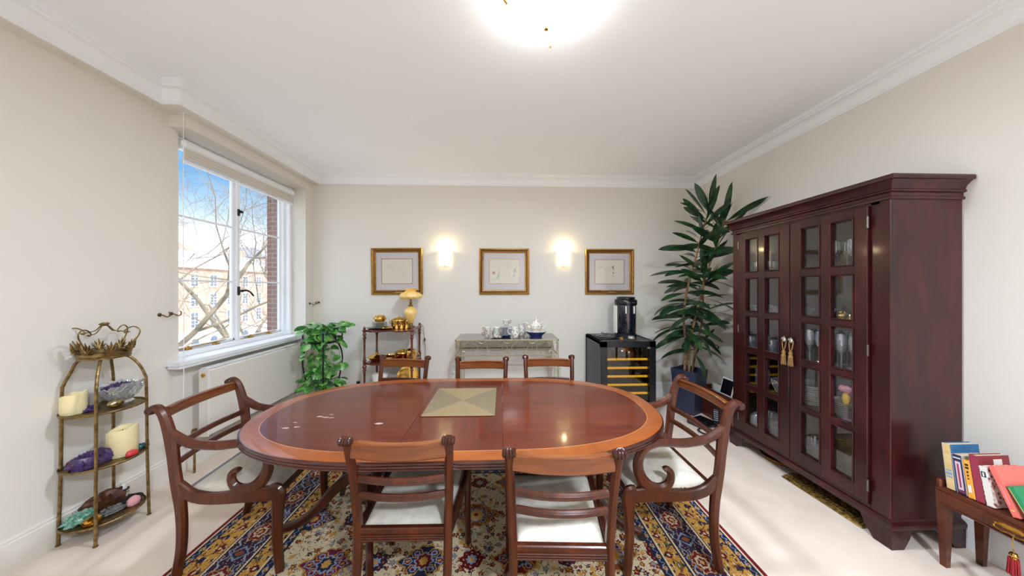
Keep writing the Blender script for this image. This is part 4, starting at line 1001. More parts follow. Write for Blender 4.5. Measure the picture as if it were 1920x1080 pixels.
q.tube(cr([(hx - .012, y0 - .040, zc + .004), (hx - .016, y0 - .044, zc - .012), (hx - .018, y0 - .02, zc - .020), (hx - .018, y0, zc - .014), (hx - .018, y0 + .02, zc - .020), (hx - .016, y0 + .044, zc - .012), (hx - .012, y0 + .040, zc + .004)], 4), .0032, 7); q.build('handle', 'brass', dr, label='brass bail handle')
for sx_ in (-1, 1):
    for sy_ in (-1, 1):
        q = MB(); x, y = sx_ * (BW / 2 - .022), sy_ * (BL / 2 - .022); vs = []
        for z, h in ((BZ - .024, .021), (.0, .012)):
            ox = 0 if z > .1 else -sx_ * 0.004
            for a, b_ in ((-1, -1), (1, -1), (1, 1), (-1, 1)): vs.append((x + ox + a * h, y + b_ * h, z))
        q.add(vs, [(0, 1, 2, 3), (7, 6, 5, 4)] + [(4 + i, 4 + (i + 1) % 4, (i + 1) % 4, i) for i in range(4)]); q.build('leg', 'bench', bt_, smooth=0)
M['red_tassel'] = pm('red_tassel', rgb(150, 24, 34), .7)
t = thing('tassel', 'dark red tassel hanging on a gold cord from the drawer handle of the bench', 'tassel', (2.345, 1.292, .372))
MB().tube(cr([(0, 0, 0), (-.003, .002, -.04), (0, 0, -.085)], 4), .0022, 6).build('cord', 'tassel', t)
MB().lathe([(0, 0), (.010, -.002), (.014, -.012), (.009, -.022), (.011, -.028), (0, -.03)], (0, 0, -.083), 14).build('head', 'gold', t)
q = MB()
for k in range(30):
    a = k * 2.4; r_ = .014 * math.sqrt((k + 1) / 30); q.tube([(r_ * math.cos(a), r_ * math.sin(a), -.108), (r_ * 1.3 * math.cos(a), r_ * 1.3 * math.sin(a), -.185)], .0025, 4)
q.build('skirt', 'red_tassel', t)
M['page'] = pm('book_pages', rgb(226, 212, 186), .9, c2=rgb(206, 190, 160), nscale=60, nstretch=(1, 20, 1))
def bk(name, col, c2=None, rough=.6): M[name] = pm(name, col, rough, c2=c2, nscale=30); return name
def book(label, y, w_, h, d, spine, cover, lean, marks=(), x=2.385, z=BZ + .0005, back=None, group=None):
    """spine faces -x; width w_ along y; lean tips it towards the viewer (towards -y)"""
    t = thing('book', label, 'book', (x, y, z + w_ * math.sin(R(-lean))))
    t.rotation_euler = (R(lean), 0, 0)
    q = MB(); c = .003
    q.box((d / 2, w_ - c / 2, h / 2), (d, c, h), .001, mi=1); q.box((d / 2, c / 2, h / 2), (d, c, h), .001, mi=1); q.box((.003, w_ / 2, h / 2), (.006, w_, h), .0025, mi=0)
    q.build('cover', [spine, cover], t)
    MB().box((d / 2, w_ / 2, h / 2), (d - .010, w_ - 2 * c, h - .008)).build('pages', 'page', t, smooth=0)
    for ki, (yy, zz, dy, dz, mt_) in enumerate(marks): MB().box((-.0004 - .0004 * ki, w_ * yy, h * zz), (.001, w_ * dy, h * dz)).build('label', mt_, t, smooth=0)
    return t
bk('cream_cl', rgb(226, 200, 146), rgb(212, 180, 120)); bk('blue_cv', rgb(44, 110, 160), rgb(36, 92, 140)); bk('navy_sp', rgb(44, 48, 84)); bk('pink_lb', rgb(214, 190, 206)); bk('grey_cv', rgb(190, 182, 170)); bk('orange_cv', rgb(240, 168, 66)); bk('plum', rgb(150, 52, 76)); bk('maroon', rgb(132, 44, 50)); bk('white_cv', rgb(226, 222, 216)); bk('teal_lb', rgb(28, 66, 74)); bk('coral', rgb(232, 116, 106)); bk('green_cv', rgb(44, 140, 92)); bk('blue_lt', rgb(120, 158, 196)); bk('ink_bk', rgb(40, 34, 30)); bk('gold_sp', rgb(226, 190, 110))
m, n, l, bb = mat_new('mosaic_cover'); setp(bb, .5); vo = n.new('ShaderNodeTexVoronoi'); vo.inputs['Scale'].default_value = 60; l.new(coords(n, l), vo.inputs['Vector'])
r_ = ramp(n, l, vo.outputs['Distance'], [(.2, rgb(90, 60, 80)), (.35, rgb(190, 120, 90)), (.5, rgb(214, 204, 196)), (.8, rgb(230, 224, 218))]); l.new(r_.outputs[0], bb.inputs['Base Color']); M['mosaic'] = m
yb_ = 1.500
book('tall cream hardback with blue lettering, leftmost on the bench', 1.492, .034, .235, .16, 'cream_cl', 'blue_cv', -5, [(.5, .35, .7, .05, 'blue_lt'), (.5, .42, .6, .03, 'blue_lt'), (.5, .28, .6, .03, 'blue_lt')])
book('hardback with dark blue spine and long pale pink label, second from left on the bench', 1.453, .036, .195, .15, 'navy_sp', 'grey_cv', -6, [(.5, .47, .52, .72, 'pink_lb'), (.5, .92, .7, .03, 'white_cv'), (.5, .47, .16, .60, 'plum'), (.5, .07, .8, .03, 'plum')])
book('slim orange paperback with black and white letters on its spine', 1.427, .023, .185, .14, 'orange_cv', 'orange_cv', -6.5, [(.5, .88, .5, .05, 'ink_bk'), (.5, .80, .5, .05, 'ink_bk'), (.5, .69, .25, .05, 'ink_bk'), (.5, .60, .22, .04, 'ink_bk'), (.5, .52, .22, .03, 'ink_bk'), (.5, .26, .5, .20, 'white_cv')])
book('thick plum red hardback with a white barcode sticker', 1.396, .028, .225, .17, 'plum', 'maroon', -7, [])
book('white spined hardback with a colourful mosaic cover', 1.368, .025, .185, .15, 'white_cv', 'mosaic', -8, [(.55, .80, .6, .14, 'teal_lb'), (.55, .80, .2, .10, 'white_cv')])
book('coral pink paperback leaning steeply against the other books', 1.296, .022, .212, .15, 'coral', 'coral', -20, [(.5, .14, .5, .03, 'gold_sp'), (.5, .45, .15, .4, 'petal')])
book('green book leaning at the right edge of the row on the bench', 1.250, .020, .150, .15, 'green_cv', 'green_cv', -26, [(.9, .5, .1, .9, 'gold_sp')])
for o_ in [o_ for o_ in C.objects if o_.get('label', '').startswith('thick plum')]:
    MB().box((.105, -.0008, .195), (.045, .001, .026)).build('barcode', 'white_cv', o_, smooth=0)

# ------------------------------------------------------------------ three tier stand with minerals
sd = thing('tiered_stand', 'antiqued gold three tier stand topped with a crown beside the left wall', 'stand', (-2.465, 1.97, 0))
legs_ = [(-.100, -.112), (.112, -.128), (.126, .108), (-.104, .126)]
for lx, ly in legs_:
    q = MB(); k = .70; r0 = math.hypot(lx, ly); ux, uy = lx / r0, ly / r0
    q.tube(cr([(ux * (r0 + .012), uy * (r0 + .012), 0.002), (ux * (r0 + .004), uy * (r0 + .004), .4), (lx, ly, .86), (ux * (r0 - .006), uy * (r0 - .006), .93), (ux * (r0 - .03), uy * (r0 - .03), 1.0), (ux * .10, uy * .10, 1.055), (ux * .062, uy * .062, 1.075)], 6), .0075, 8)
    q.lathe([(0, 0), (.011, 0), (.011, .006), (.0, .006)], (ux * (r0 + .012), uy * (r0 + .012), 0), 10); q.build('leg', 'antique', sd)
for z in (.755, .435, .10):
    q = MB(); q.lathe([(0, -.004), (.155, -.004), (.165, -.002), (.167, .006), (.164, .010), (.158, 0), (0, 0)], (0, 0, z), 40); q.build('shelf', 'antique', sd)
q = MB(); q.lathe([(.098, 1.068), (.104, 1.068), (.106, 1.078), (.102, 1.082), (.106, 1.088), (.110, 1.102), (.104, 1.108), (.100, 1.104), (.098, 1.068)], seg=36)
for k in range(8):
    a = 2 * PI * k / 8 + .3; c, s = math.cos(a), math.sin(a)
    def P_(r_, z, da=0): return ((r_ * math.cos(a + da)), (r_ * math.sin(a + da)), z)
    if k % 2 == 0:
        q.tube(cr([P_(.105, 1.10), P_(.135, 1.16), P_(.158, 1.205), P_(.160, 1.235), P_(.135, 1.255), P_(.105, 1.245), P_(.088, 1.225), P_(.096, 1.215), P_(.108, 1.222)], 5), .0035, 6)
        q.tube(cr([P_(.108, 1.222, .1), P_(.08, 1.225, .15), P_(.045, 1.235), P_(.02, 1.262), P_(.012, 1.27)], 5), .003, 6)
    for j in range(7):
        b_ = (j - 3) * .42; L_ = .048 - .005 * abs(j - 3)
        base = P_(.108, 1.106); tip = (base[0] + c * L_ * .35 * math.cos(b_) - s * math.sin(b_) * L_, base[1] + s * L_ * .35 * math.cos(b_) + c * math.sin(b_) * L_, base[2] + math.cos(b_) * L_ * 1.5)
        md = tuple((base[i] + tip[i]) / 2 for i in range(3)); q.tube([base, md, tip], [.002, .0105, .0012], 6, flat=.45)
q.blob((0, 0, 1.275), (.018, .018, .010), 2, .3, flat_bottom=False); q.build('crown', 'antique', sd)
wx_ = pm('ivory_wax', rgb(240, 226, 178), .5, sub=.3); M['wax'] = wx_
def candle(label, loc, r_, h):
    q = MB(); n = 28; vs = []; fs = []
    pr = [(r_ * .98, 0), (r_, .004), (r_, h), (r_ * .93, h + .004), (r_ * .82, h - .004), (r_ * .78, h - .02), (0, h - .024)]
    for i in range(n):
        a = 2 * PI * i / n; wv_ = .012 * math.sin(a * 1 + 1) + .006 * math.sin(a * 3)
        for j, (rr, z) in enumerate(pr): vs.append((rr * math.cos(a), rr * math.sin(a), z + (wv_ if j in (2, 3) else 0)))
    m_ = len(pr)
    for i in range(n):
        for j in range(m_ - 1): fs.append((i * m_ + j, ((i + 1) % n) * m_ + j, ((i + 1) % n) * m_ + j + 1, i * m_ + j + 1))
    fs.append(tuple(i * m_ for i in range(n))[::-1]); q.add(vs, fs)
    t = thing('candle', label, 'candle', loc); q.build('wax', 'wax', t, smooth=40); MB().tube([(0, 0, h - .026), (.002, 0, h - .006)], .0015, 5).build('wick', 'black_m', t)
candle('small ivory pillar candle on the top shelf of the crowned stand', (-2.535, 1.885, .756), .050, .112)
candle('large ivory pillar candle on the middle shelf of the crowned stand', (-2.425, 2.025, .436), .066, .165)
M['amethyst'] = pm('amethyst', rgb(46, 26, 66), .3, c2=rgb(92, 68, 120), nscale=70, bs=.8, bscale=60)
M['green_min'] = pm('green_crystal', rgb(78, 150, 130), .35, c2=rgb(170, 206, 190), nscale=60, bs=.8, bscale=60)
M['brown_min'] = pm('brown_rock', rgb(60, 34, 20), .45, c2=rgb(104, 62, 34), nscale=40, bs=.6, bscale=50)
M['grey_min'] = pm('grey_rock', rgb(120, 116, 116), .5, c2=rgb(78, 76, 80), nscale=60, bs=.6, bscale=60)
M['rose'] = pm('rose_quartz', rgb(222, 160, 166), .35, sub=.2); M['redst'] = pm('red_stone', rgb(214, 62, 66), .35); M['dred'] = pm('dark_red_stone', rgb(110, 30, 40), .4); M['tealst'] = pm('teal_stone', rgb(26, 84, 98), .3); M['pinkst'] = pm('pink_coral', rgb(214, 150, 140), .6)
def rock(name, label, loc, r_, seed, mat, amp=.22, crystals=0, rot=0):
    q = MB().blob((0, 0, r_[2] * .55), r_, seed, amp, 18, 12); rn = random.Random(seed)
    for i in range(crystals):
        a = rn.uniform(0, 6.28); rr = math.sqrt(rn.random()); x, y = r_[0] * .8 * rr * math.cos(a), r_[1] * .8 * rr * math.sin(a); z = r_[2] * (.75 + .7 * math.sqrt(max(0, 1 - rr * rr)))
        d = Vector((x * 2 + rn.uniform(-.02, .02), y * 2 + rn.uniform(-.02, .02), z + .04)).normalized() * rn.uniform(.010, .022)
        q.tube([(x, y, z - .012), (x + d.x * .6, y + d.y * .6, z + d.z * .6 - .004), (x + d.x, y + d.y, z + d.z - .002)], [.006, .005, .0005], 6)
    return one(name, label, 'mineral', q, mat, loc, rot=rot, smooth=25)
t = thing('crystal_bowl', 'large cut crystal boat bowl on the top shelf of the crowned stand', 'bowl', (-2.445, 2.04, .756)); q = MB(); n_ = 40; vs = []; fs = []
pr = [(.045, 0), (.05, .01), (.038, .022), (.058, .045), (.082, .09), (.098, .128), (.094, .128), (.076, .09), (.05, .05), (0, .035)]
for i in range(n_):
    a = 2 * PI * i / n_
    for j, (rr, z) in enumerate(pr):
        e_ = 1.0; w_ = (.008 * math.cos(14 * a) + .014 * math.cos(2 * a)) if j in (5, 6) else .003 * math.cos(14 * a) * (j > 2)
        vs.append((rr * .78 * math.cos(a) * (1 + w_ * .5), rr * 1.22 * math.sin(a), z + w_))
m_ = len(pr)
for i in range(n_):
    for j in range(m_ - 1): fs.append((i * m_ + j, ((i + 1) % n_) * m_ + j, ((i + 1) % n_) * m_ + j + 1, i * m_ + j + 1))
fs.append(tuple(i * m_ for i in range(n_))[::-1]); q.add(vs, fs)
for k in range(20):
    a = 2 * PI * k / 20
    for d in (-.3, .3): q.tube([(.047 * math.cos(a - d), .072 * math.sin(a - d), .045), (.066 * math.cos(a), .102 * math.sin(a), .09), (.076 * math.cos(a + d), .118 * math.sin(a + d), .122)], .0022, 4)
q.build('bowl', 'crystal', t, smooth=25)
rock('amethyst_geode', 'purple amethyst geode resting in the crystal bowl', (-2.45, 2.03, .835), (.050, .085, .034), 21, 'amethyst', .2, 50)
one('egg_ornament', 'antique silver decorated egg on the top shelf in front of the crystal bowl', 'ornament', MB().blob((0, 0, .026), (.026, .040, .026), 2, .04, 16, 12, flat_bottom=False).tube([(-.0, -.04, .026), (0, 0, .053), (0, .04, .026)], .003, 6), pm('old_silver', rgb(170, 156, 120), .25, 1), (-2.395, 1.965, .757))
rock('amethyst_chip', 'small purple crystal chip on the top shelf between candle and bowl', (-2.485, 1.925, .757), (.025, .035, .014), 5, 'amethyst', .2, 12)
rock('amethyst_cluster', 'long purple amethyst cluster on the middle shelf of the stand', (-2.455, 1.905, .437), (.062, .095, .05), 9, 'amethyst', .2, 90, rot=R(-12))
rock('polished_stone', 'dark red polished stone at the left end of the middle shelf', (-2.565, 1.905, .437), (.022, .026, .022), 3, 'dred', .05)
rock('polished_stone', 'bright red stone beside the large candle on the middle shelf', (-2.345, 2.005, .437), (.022, .03, .022), 4, 'redst', .06)
rock('polished_stone', 'dark teal stone behind the red one on the middle shelf', (-2.385, 2.10, .437), (.022, .035, .018), 6, 'tealst', .12, 6)
rock('mineral_cluster', 'pale green crystal cluster on the bottom shelf of the stand', (-2.51, 1.895, .102), (.048, .062, .036), 13, 'green_min', .3, 60)
one('gold_trinket_box', 'small gold shell trinket box on the bottom shelf of the stand', 'box', MB().lathe([(0, 0), (.026, 0), (.034, .010), (.034, .018), (.03, .020), (.034, .022), (.034, .030), (.020, .040), (0, .043)], seg=20, sy=1.15), 'gold', (-2.425, 1.880, .102))
rock('petrified_wood', 'large dark brown rock at the back of the bottom shelf of the stand', (-2.525, 2.015, .102), (.050, .10, .060), 15, 'brown_min', .3, 0, rot=R(-15))
rock('grey_crystal', 'small grey crystal rock at the front of the bottom shelf', (-2.415, 1.965, .102), (.024, .05, .024), 17, 'grey_min', .25, 20, rot=R(-20))
rock('pink_coral', 'pale pink stone at the back left of the bottom shelf', (-2.585, 1.93, .102), (.02, .03, .026), 18, 'pinkst', .3)
rock('rose_quartz', 'pink rose quartz block on the bottom shelf, right side', (-2.375, 2.04, .102), (.026, .034, .034), 19, 'rose', .05)
one('dark_dish', 'black oval dish on the bottom shelf behind the rose quartz', 'dish', MB().lathe([(0, 0), (.03, 0), (.052, .018), (.050, .020), (.028, .006), (0, .005)], seg=24), 'black_m', (-2.43, 2.075, .102))
t = thing('spray_bottle', 'small white bottle with a black collar at the back of the bottom shelf', 'bottle', (-2.515, 2.105, .102))
MB().lathe([(0, 0), (.018, 0), (.019, .05), (.016, .058), (.015, .085), (.009, .093), (0, .095)], seg=16).build('body', 'white_c', t); MB().lathe([(.016, .05), (.026, .053), (.026, .060), (.016, .060)], seg=16).build('collar', 'black_m', t)

# ------------------------------------------------------------------ plants
def leafmat(name, a, b_, c_, rough=.35):
    m, n, l, bb = mat_new(name); setp(bb, rough, coat=.2); r_ = ramp(n, l, noise(n, l, coords(n, l, (1, 1, 1)), 14, 3), [(.3, a), (.5, b_), (.7, c_)]); l.new(r_.outputs[0], bb.inputs['Base Color']); return m
M['dracaena'] = leafmat('dracaena_leaf', rgb(16, 40, 26), rgb(27, 60, 32), rgb(48, 86, 40)); M['pothos'] = leafmat('pothos_leaf', rgb(40, 100, 44), rgb(80, 148, 64), rgb(150, 200, 110)); M['cane'] = pm('plant_cane', rgb(150, 118, 84), .8, c2=rgb(116, 86, 60), nscale=30)
def leaf(mb, base, d, L_, w_, droop, rnd, fold=.25, shape='lance', mi=0, roll=1.25):
    d = Vector(d).normalized(); p = Vector(base); up = Vector((0, 0, 1)); n = 9; side = d.cross(up)
    if side.length < .05: side = Vector((1, 0, 0))
    side.normalize(); side = (Matrix.Rotation(rnd.uniform(-roll, roll), 3, d) @ side); vs = []; tw = rnd.uniform(-.5, .5)
    for i in range(n + 1):
        t = i / n
        if shape == 'lance': w = w_ * (.18 + .82 * math.sin(PI * min(1, (t * .92 + .04)) ** 1.15) ** 1.1) * (1 - .0 * t); w = w if t > .14 else w * (.35 + 2.6 * t)
        else: w = w_ * max(0.02, (1 - t) ** .75 * (t * 6) ** .5 * .8 if t > .001 else .05)
        if i == n: w = w_ * .02
        nn = side.cross(d).normalized(); sd_ = (side * math.cos(tw * t) + nn * math.sin(tw * t))
        vs += [tuple(p - sd_ * w + nn * w * fold), tuple(p), tuple(p + sd_ * w + nn * w * fold)]
        p = p + d * L_ / n; d = (d + Vector((0, 0, -droop * (.4 + t) / n * 3))).normalized(); side = (side - d * side.dot(d)).normalized()
    fs = []
    for i in range(n): fs += [(i * 3, i * 3 + 1, i * 3 + 4, i * 3 + 3), (i * 3 + 1, i * 3 + 2, i * 3 + 5, i * 3 + 4)]
    mb.add(vs, fs, mi)
pl = thing('dracaena', 'tall dracaena with long dark green leaves in a navy planter by the cabinet', 'plant', (2.29, 3.585, 0))
rz = R(31); q = MB(); vs = []
hb, ht, z1 = .105, .147, .52
def sq(h, z): return [tuple(Matrix.Rotation(rz, 3, 'Z') @ Vector((a * h, b_ * h, z))) for a, b_ in ((-1, -1), (1, -1), (1, 1), (-1, 1))]
rings = [sq(hb, 0), sq(ht, z1), sq(ht - .012, z1), sq(ht - .02, z1 - .06)]
for r_ in rings: vs += r_
fs = [(3, 2, 1, 0)]
for k in range(3):
    for i in range(4): fs.append((k * 4 + i, k * 4 + (i + 1) % 4, k * 4 + 4 + (i + 1) % 4, k * 4 + 4 + i))
q.add(vs, fs); q.build('planter', 'planter', pl, smooth=20)
q = MB(); q.add(sq(ht - .019, z1 - .05), [(0, 1, 2, 3)]); q.build('soil', 'soil', pl, smooth=0)
rnd = random.Random(77); lf = MB()
canes = [[(-.06, .0, .46), (-.07, -.05, .8), (-.13, -.10, 1.15), (-.12, -.16, 1.5), (-.06, -.22, 1.85), (-.02, -.28, 2.15), (.03, -.32, 2.38)],
         [(-.02, -.03, .46), (-.02, -.05, .85), (.01, -.14, 1.25), (.06, -.22, 1.65), (.13, -.30, 2.0), (.17, -.36, 2.25)],
         [(.05, .02, .46), (.07, -.02, .75), (.09, -.10, 1.1), (.04, -.20, 1.45), (.0, -.26, 1.8)]]
for ci, cn in enumerate(canes):
    pts = cr(cn, 6); q = MB(); q.tube(pts, [.015 - .008 * i / len(pts) for i in range(len(pts))], 8)
    for i in range(4, len(pts), 1):
        p = pts[i]; a = rnd.uniform(0, 6.28); q.tube([p, (p[0] + .03 * math.cos(a), p[1] + .03 * math.sin(a), p[2] + .012)], [.003, .001], 4)
    q.build('cane', 'cane', pl)
    n_l = (54, 46, 40)[ci]
    for k in range(n_l):
        f = .22 + .78 * (k + .5) / n_l; i = min(len(pts) - 1, int(f * (len(pts) - 1))); p = pts[i]; a = k * 2.4 + ci * .9 + rnd.uniform(-.3, .3)
        top = (f - .22) / .78; el = -.15 + 1.4 * top ** 3 + rnd.uniform(-.15, .25)
        dx, dy = math.cos(a), math.sin(a)
        if p[0] + 2.29 + dx * .4 > 2.64: dx *= .25; el += .25
        if p[1] + 3.585 + dy * .4 > 4.0: dy *= .3
        if p[1] + 3.585 + dy * .48 < 2.90 and p[0] + 2.29 + dx * .4 > 2.16: dy *= .3
        L_ = rnd.uniform(.34, .46) * (1 - .15 * top)
        leaf(lf, (p[0] + dx * .008, p[1] + dy * .008, p[2]), (dx, dy, el), L_, rnd.uniform(.028, .038), .06 + .34 * (1 - top) * rnd.uniform(.5, 1.3), rnd, .15)
# the few long leaves that arch over the cabinet and stand up against the wall
for p, d, L_ in (((.17, -.36, 2.22), (.42, -.55, .40), .45), ((.17, -.36, 2.22), (.10, -.10, 1.0), .44), ((.03, -.32, 2.36), (.10, -.1, 1.0), .40), ((.03, -.32, 2.33), (-.5, -.1, .9), .38), ((.03, -.32, 2.3), (-.9, -.2, .35), .42), ((-.02, -.34, 2.08), (-.05, -.95, .05), .42), ((-.06, -.2, 1.95), (-1, -.1, .05), .46), ((-.1, -.16, 1.7), (-1, .1, -.05), .46)):
    leaf(lf, p, d, L_, .042, .10, rnd, .15)
def keep_clear(v):
    x, y, z = v[0] + 2.29, v[1] + 3.585, v[2]
    x = min(x, 2.665); y = min(y, 4.04)
    if y < 2.90 and x > 2.18 and z < 2.18: y = 2.90 if y > 2.55 else y
    if y < 2.90 and x > 2.18 and 0 < 2.18 - z < .06: z = 2.18
    return (x - 2.29, y - 3.585, z)
lf.v = [keep_clear(v) for v in lf.v]
lf.build('foliage', 'dracaena', pl, smooth=80)
# trailing pothos on wrought iron stand
ps = thing('plant_stand', 'black wrought iron plant stand with scrolled tops by the window pier', 'stand', (-2.075, 3.60, 0))
for k in range(3):
    a = R(180 + 120 * k); c, s = math.cos(a), math.sin(a); q = MB()
    def V_(r_, z): return (r_ * c, r_ * s, z)
    q.tube(cr([V_(.24, 0), V_(.20, .05), V_(.165, .18), V_(.19, .38), (V_(.232, .60)), V_(.225, .72), V_(.18, .84), V_(.145, .90), V_(.15, .955), V_(.185, .985), V_(.225, .96), V_(.232, .915), V_(.215, .90)], 5), .008, 8)
    q.tube(cr([V_(.185, .83), V_(.215, .86), V_(.245, .85), V_(.25, .82), V_(.235, .81)], 5), .006, 8); q.build('leg', 'iron', ps)
for r_, z in ((.145, .88), (.16, .24), (.12, .87)):
    q = MB(); q.tube([(r_ * math.cos(2 * PI * i / 32), r_ * math.sin(2 * PI * i / 32), z) for i in range(32)], .006, 6, closed=True); q.build('ring', 'iron', ps)
MB().lathe([(0, .862), (.13, .862), (.13, .868), (0, .868)], seg=28).build('tray', 'iron', ps); MB().lathe([(0, .232), (.16, .232), (.16, .238), (0, .238)], seg=28).build('tray', 'iron', ps)
pt = thing('pothos', 'trailing pothos with variegated leaves on top of the iron plant stand', 'plant', (-2.075, 3.60, .869))
M['bluepot'] = pm('blue_grey_pot', rgb(84, 110, 126), .3)
MB().lathe(shell([(0, 0), (.075, 0), (.10, .11), (.105, .115), (.105, .13)], .006), seg=28).build('pot', 'bluepot', pt); MB().lathe([(0, .10), (.092, .10)], seg=20).build('soil', 'soil', pt)
lf = MB(); q = MB(); rnd = random.Random(5)
for k in range(44):
    a = rnd.uniform(0, 6.28); L_ = rnd.uniform(.05, .20); el = rnd.uniform(.2, 1.0); p0 = (rnd.uniform(-.05, .05), rnd.uniform(-.05, .05), .10); p1 = (p0[0] + L_ * .6 * math.cos(a), p0[1] + L_ * .6 * math.sin(a), .12 + L_ * el * .8); p2 = (p0[0] + L_ * math.cos(a), p0[1] + L_ * math.sin(a), .11 + L_ * el * .7)
    if -2.075 + p2[0] < -2.40: continue
    q.tube(cr([p0, p1, p2], 4), .002, 5); leaf(lf, p2, (math.cos(a), math.sin(a), rnd.uniform(-.5, .5)), rnd.uniform(.09, .135), rnd.uniform(.038, .052), rnd.uniform(.1, .5), rnd, .2, 'heart')
for k in range(9):   # trailing vines
    a = rnd.uniform(3.4, 6.0) if k < 6 else rnd.uniform(0, 6.28); x, y = .11 * math.cos(a), .11 * math.sin(a); Ln = rnd.uniform(.25, .62)
    pts = cr([(x * .5, y * .5, .11), (x, y, .14), (x * 1.25, y * 1.25, .02), (x * 1.2 + rnd.uniform(-.05, .05), y * 1.2, -.5 * Ln), (x * 1.1 + rnd.uniform(-.06, .06), y * 1.2, -Ln)], 6); q.tube(pts, .002, 5)
    for i in range(7, len(pts), 2):
        b_ = rnd.uniform(0, 6.28); leaf(lf, pts[i], (math.cos(b_), math.sin(b_) - .4, rnd.uniform(-.6, .4)), rnd.uniform(.10, .14), rnd.uniform(.04, .055), .4, rnd, .2, 'heart')
q.build('stems', 'pothos', pt); lf.build('foliage', 'pothos', pt, smooth=80)
pt2 = thing('pothos', 'bushier green plant on the lower tray of the iron plant stand', 'plant', (-2.075, 3.60, .239))
MB().lathe(shell([(0, 0), (.07, 0), (.095, .13), (.10, .14)], .006), seg=28).build('pot', 'bluepot', pt2)
lf = MB(); q = MB()
for k in range(75):
    a = rnd.uniform(0, 6.28); L_ = rnd.uniform(.05, .20); h_ = rnd.uniform(.08, .36); p2 = (L_ * math.cos(a), L_ * math.sin(a), h_)
    q.tube(cr([(0, 0, .08), (p2[0] * .4, p2[1] * .4, h_ * .8), p2], 4), .0018, 4); leaf(lf, p2, (math.cos(a), math.sin(a), rnd.uniform(-.5, .5)), rnd.uniform(.08, .12), rnd.uniform(.03, .045), .4, rnd, .2, 'heart')
q.build('stems', 'pothos', pt2); lf.build('foliage', 'pothos', pt2, smooth=80)
MB().lathe([(0, .11), (.088, .11)], seg=20).build('soil', 'soil', pt2)

# ------------------------------------------------------------------ whatnot with gold tableware and lamp
M['whatnot'] = wood('walnut_dark', rgb(66, 26, 20), rgb(98, 44, 32), rgb(120, 60, 42), .25, (30, 30, 5), .5)
wn = thing('tiered_stand', 'dark turned wood three shelf whatnot under the left picture', 'stand', (-1.33, 3.79, 0))
wl = [(-.27, -.19), (.28, -.19), (.27, .19), (-.28, .19)]
for lx, ly in wl:
    q = MB(); z = 0; prof = [(0, 0), (.014, 0), (.016, .03), (.010, .05), (.018, .08)]
    for zs in (.26, .615, 1.0):
        prof += [(.012, zs - .15), (.014, zs - .10), (.022, zs - .085), (.012, zs - .07), (.024, zs - .05), (.024, zs - .035), (.014, zs - .02), (.018, zs), (.018, zs + .02), (.024, zs + .035), (.012, zs + .05), (.018, zs + .065), (.011, zs + .08)] if zs < .9 else [(.012, zs - .15), (.014, zs - .10), (.022, zs - .085), (.012, zs - .07), (.022, zs - .05), (.014, zs - .02), (.026, zs - .005), (.026, zs + .004), (.012, zs + .012), (.016, zs + .022), (.014, zs + .034), (.004, zs + .046), (0, zs + .048)]
    q.lathe(prof, (lx, ly, 0), 14); q.build('post', 'whatnot', wn)
for zs in (.26, .615, 1.0):
    o_ = []; 
    for i in range(25):
        t_ = i / 24; o_.append((-.275 + .55 * t_, -.19 + .028 * math.cos(4 * PI * t_) - .012))
    o_ += [(.28, .20), (-.28, .20)]; q = MB(); q.prism(o_, zs - .018, zs)
    if zs > .9: q.sweep(cr([(.285, -.17, zs + .008), (.285, 0, zs + .012), (.285, .18, zs + .012)], 3), (1, 0, 0), .022, .014, .2)
    q.build('shelf', 'whatnot', wn, smooth=30)
ZS = 1.0
one('serving_tray', 'black serving tray under the plates on the top shelf of the whatnot', 'tray', MB().lathe([(0, 0), (.10, 0), (.12, .010), (.12, .013), (0, .004)], seg=28, sx=1.25, sy=.9), 'black', (-1.50, 3.78, ZS))
place('plate', 'grey plate, # from the bottom of the stack under the gold tureen', 'plate', lambda: plate(.085, .010), pm('grey_glaze', rgb(150, 148, 132), .25, coat=.4), [(-1.50, 3.80, ZS + .0055 + .0115 * i) for i in range(6)], 'plates stacked on the whatnot')
t = thing('gold_tureen', 'round polished gold tureen on top of the plate stack', 'tureen', (-1.50, 3.80, ZS + .078)); MB().lathe([(0, 0), (.045, 0), (.062, .02), (.066, .045), (.062, .062), (.064, .066), (.050, .082), (.025, .088), (0, .089)], seg=28).build('body', 'gold', t)
for s in (-1, 1): MB().tube(cr([(s * .062, 0, .05), (s * .078, 0, .054), (s * .078, 0, .040), (s * .064, 0, .034)], 4), .004, 6).build('handle', 'gold', t)
one('small_dish', 'small cream dish with gold edge at the front of the whatnot top', 'dish', MB().lathe([(0, 0), (.035, 0), (.072, .020), (.070, .024), (.033, .006), (0, .005)], seg=28), 'gold', (-1.376, 3.715, ZS))
t = thing('gold_casserole', 'large polished gold casserole with domed lid on the whatnot top', 'casserole', (-1.285, 3.86, ZS)); MB().lathe([(0, 0), (.07, 0), (.09, .02), (.095, .05), (.094, .09), (.099, .094), (0, .094)], seg=32).build('body', 'gold', t)
MB().lathe([(.098, .094), (.095, .104), (.07, .122), (.03, .132), (.010, .134), (.012, .146), (0, .150)], seg=32).build('lid', 'gold', t)
for s in (-1, 1): MB().tube(cr([(s * .092, 0, .075), (s * .118, 0, .08), (s * .118, 0, .06), (s * .094, 0, .055)], 4), .005, 6).build('handle', 'gold', t)
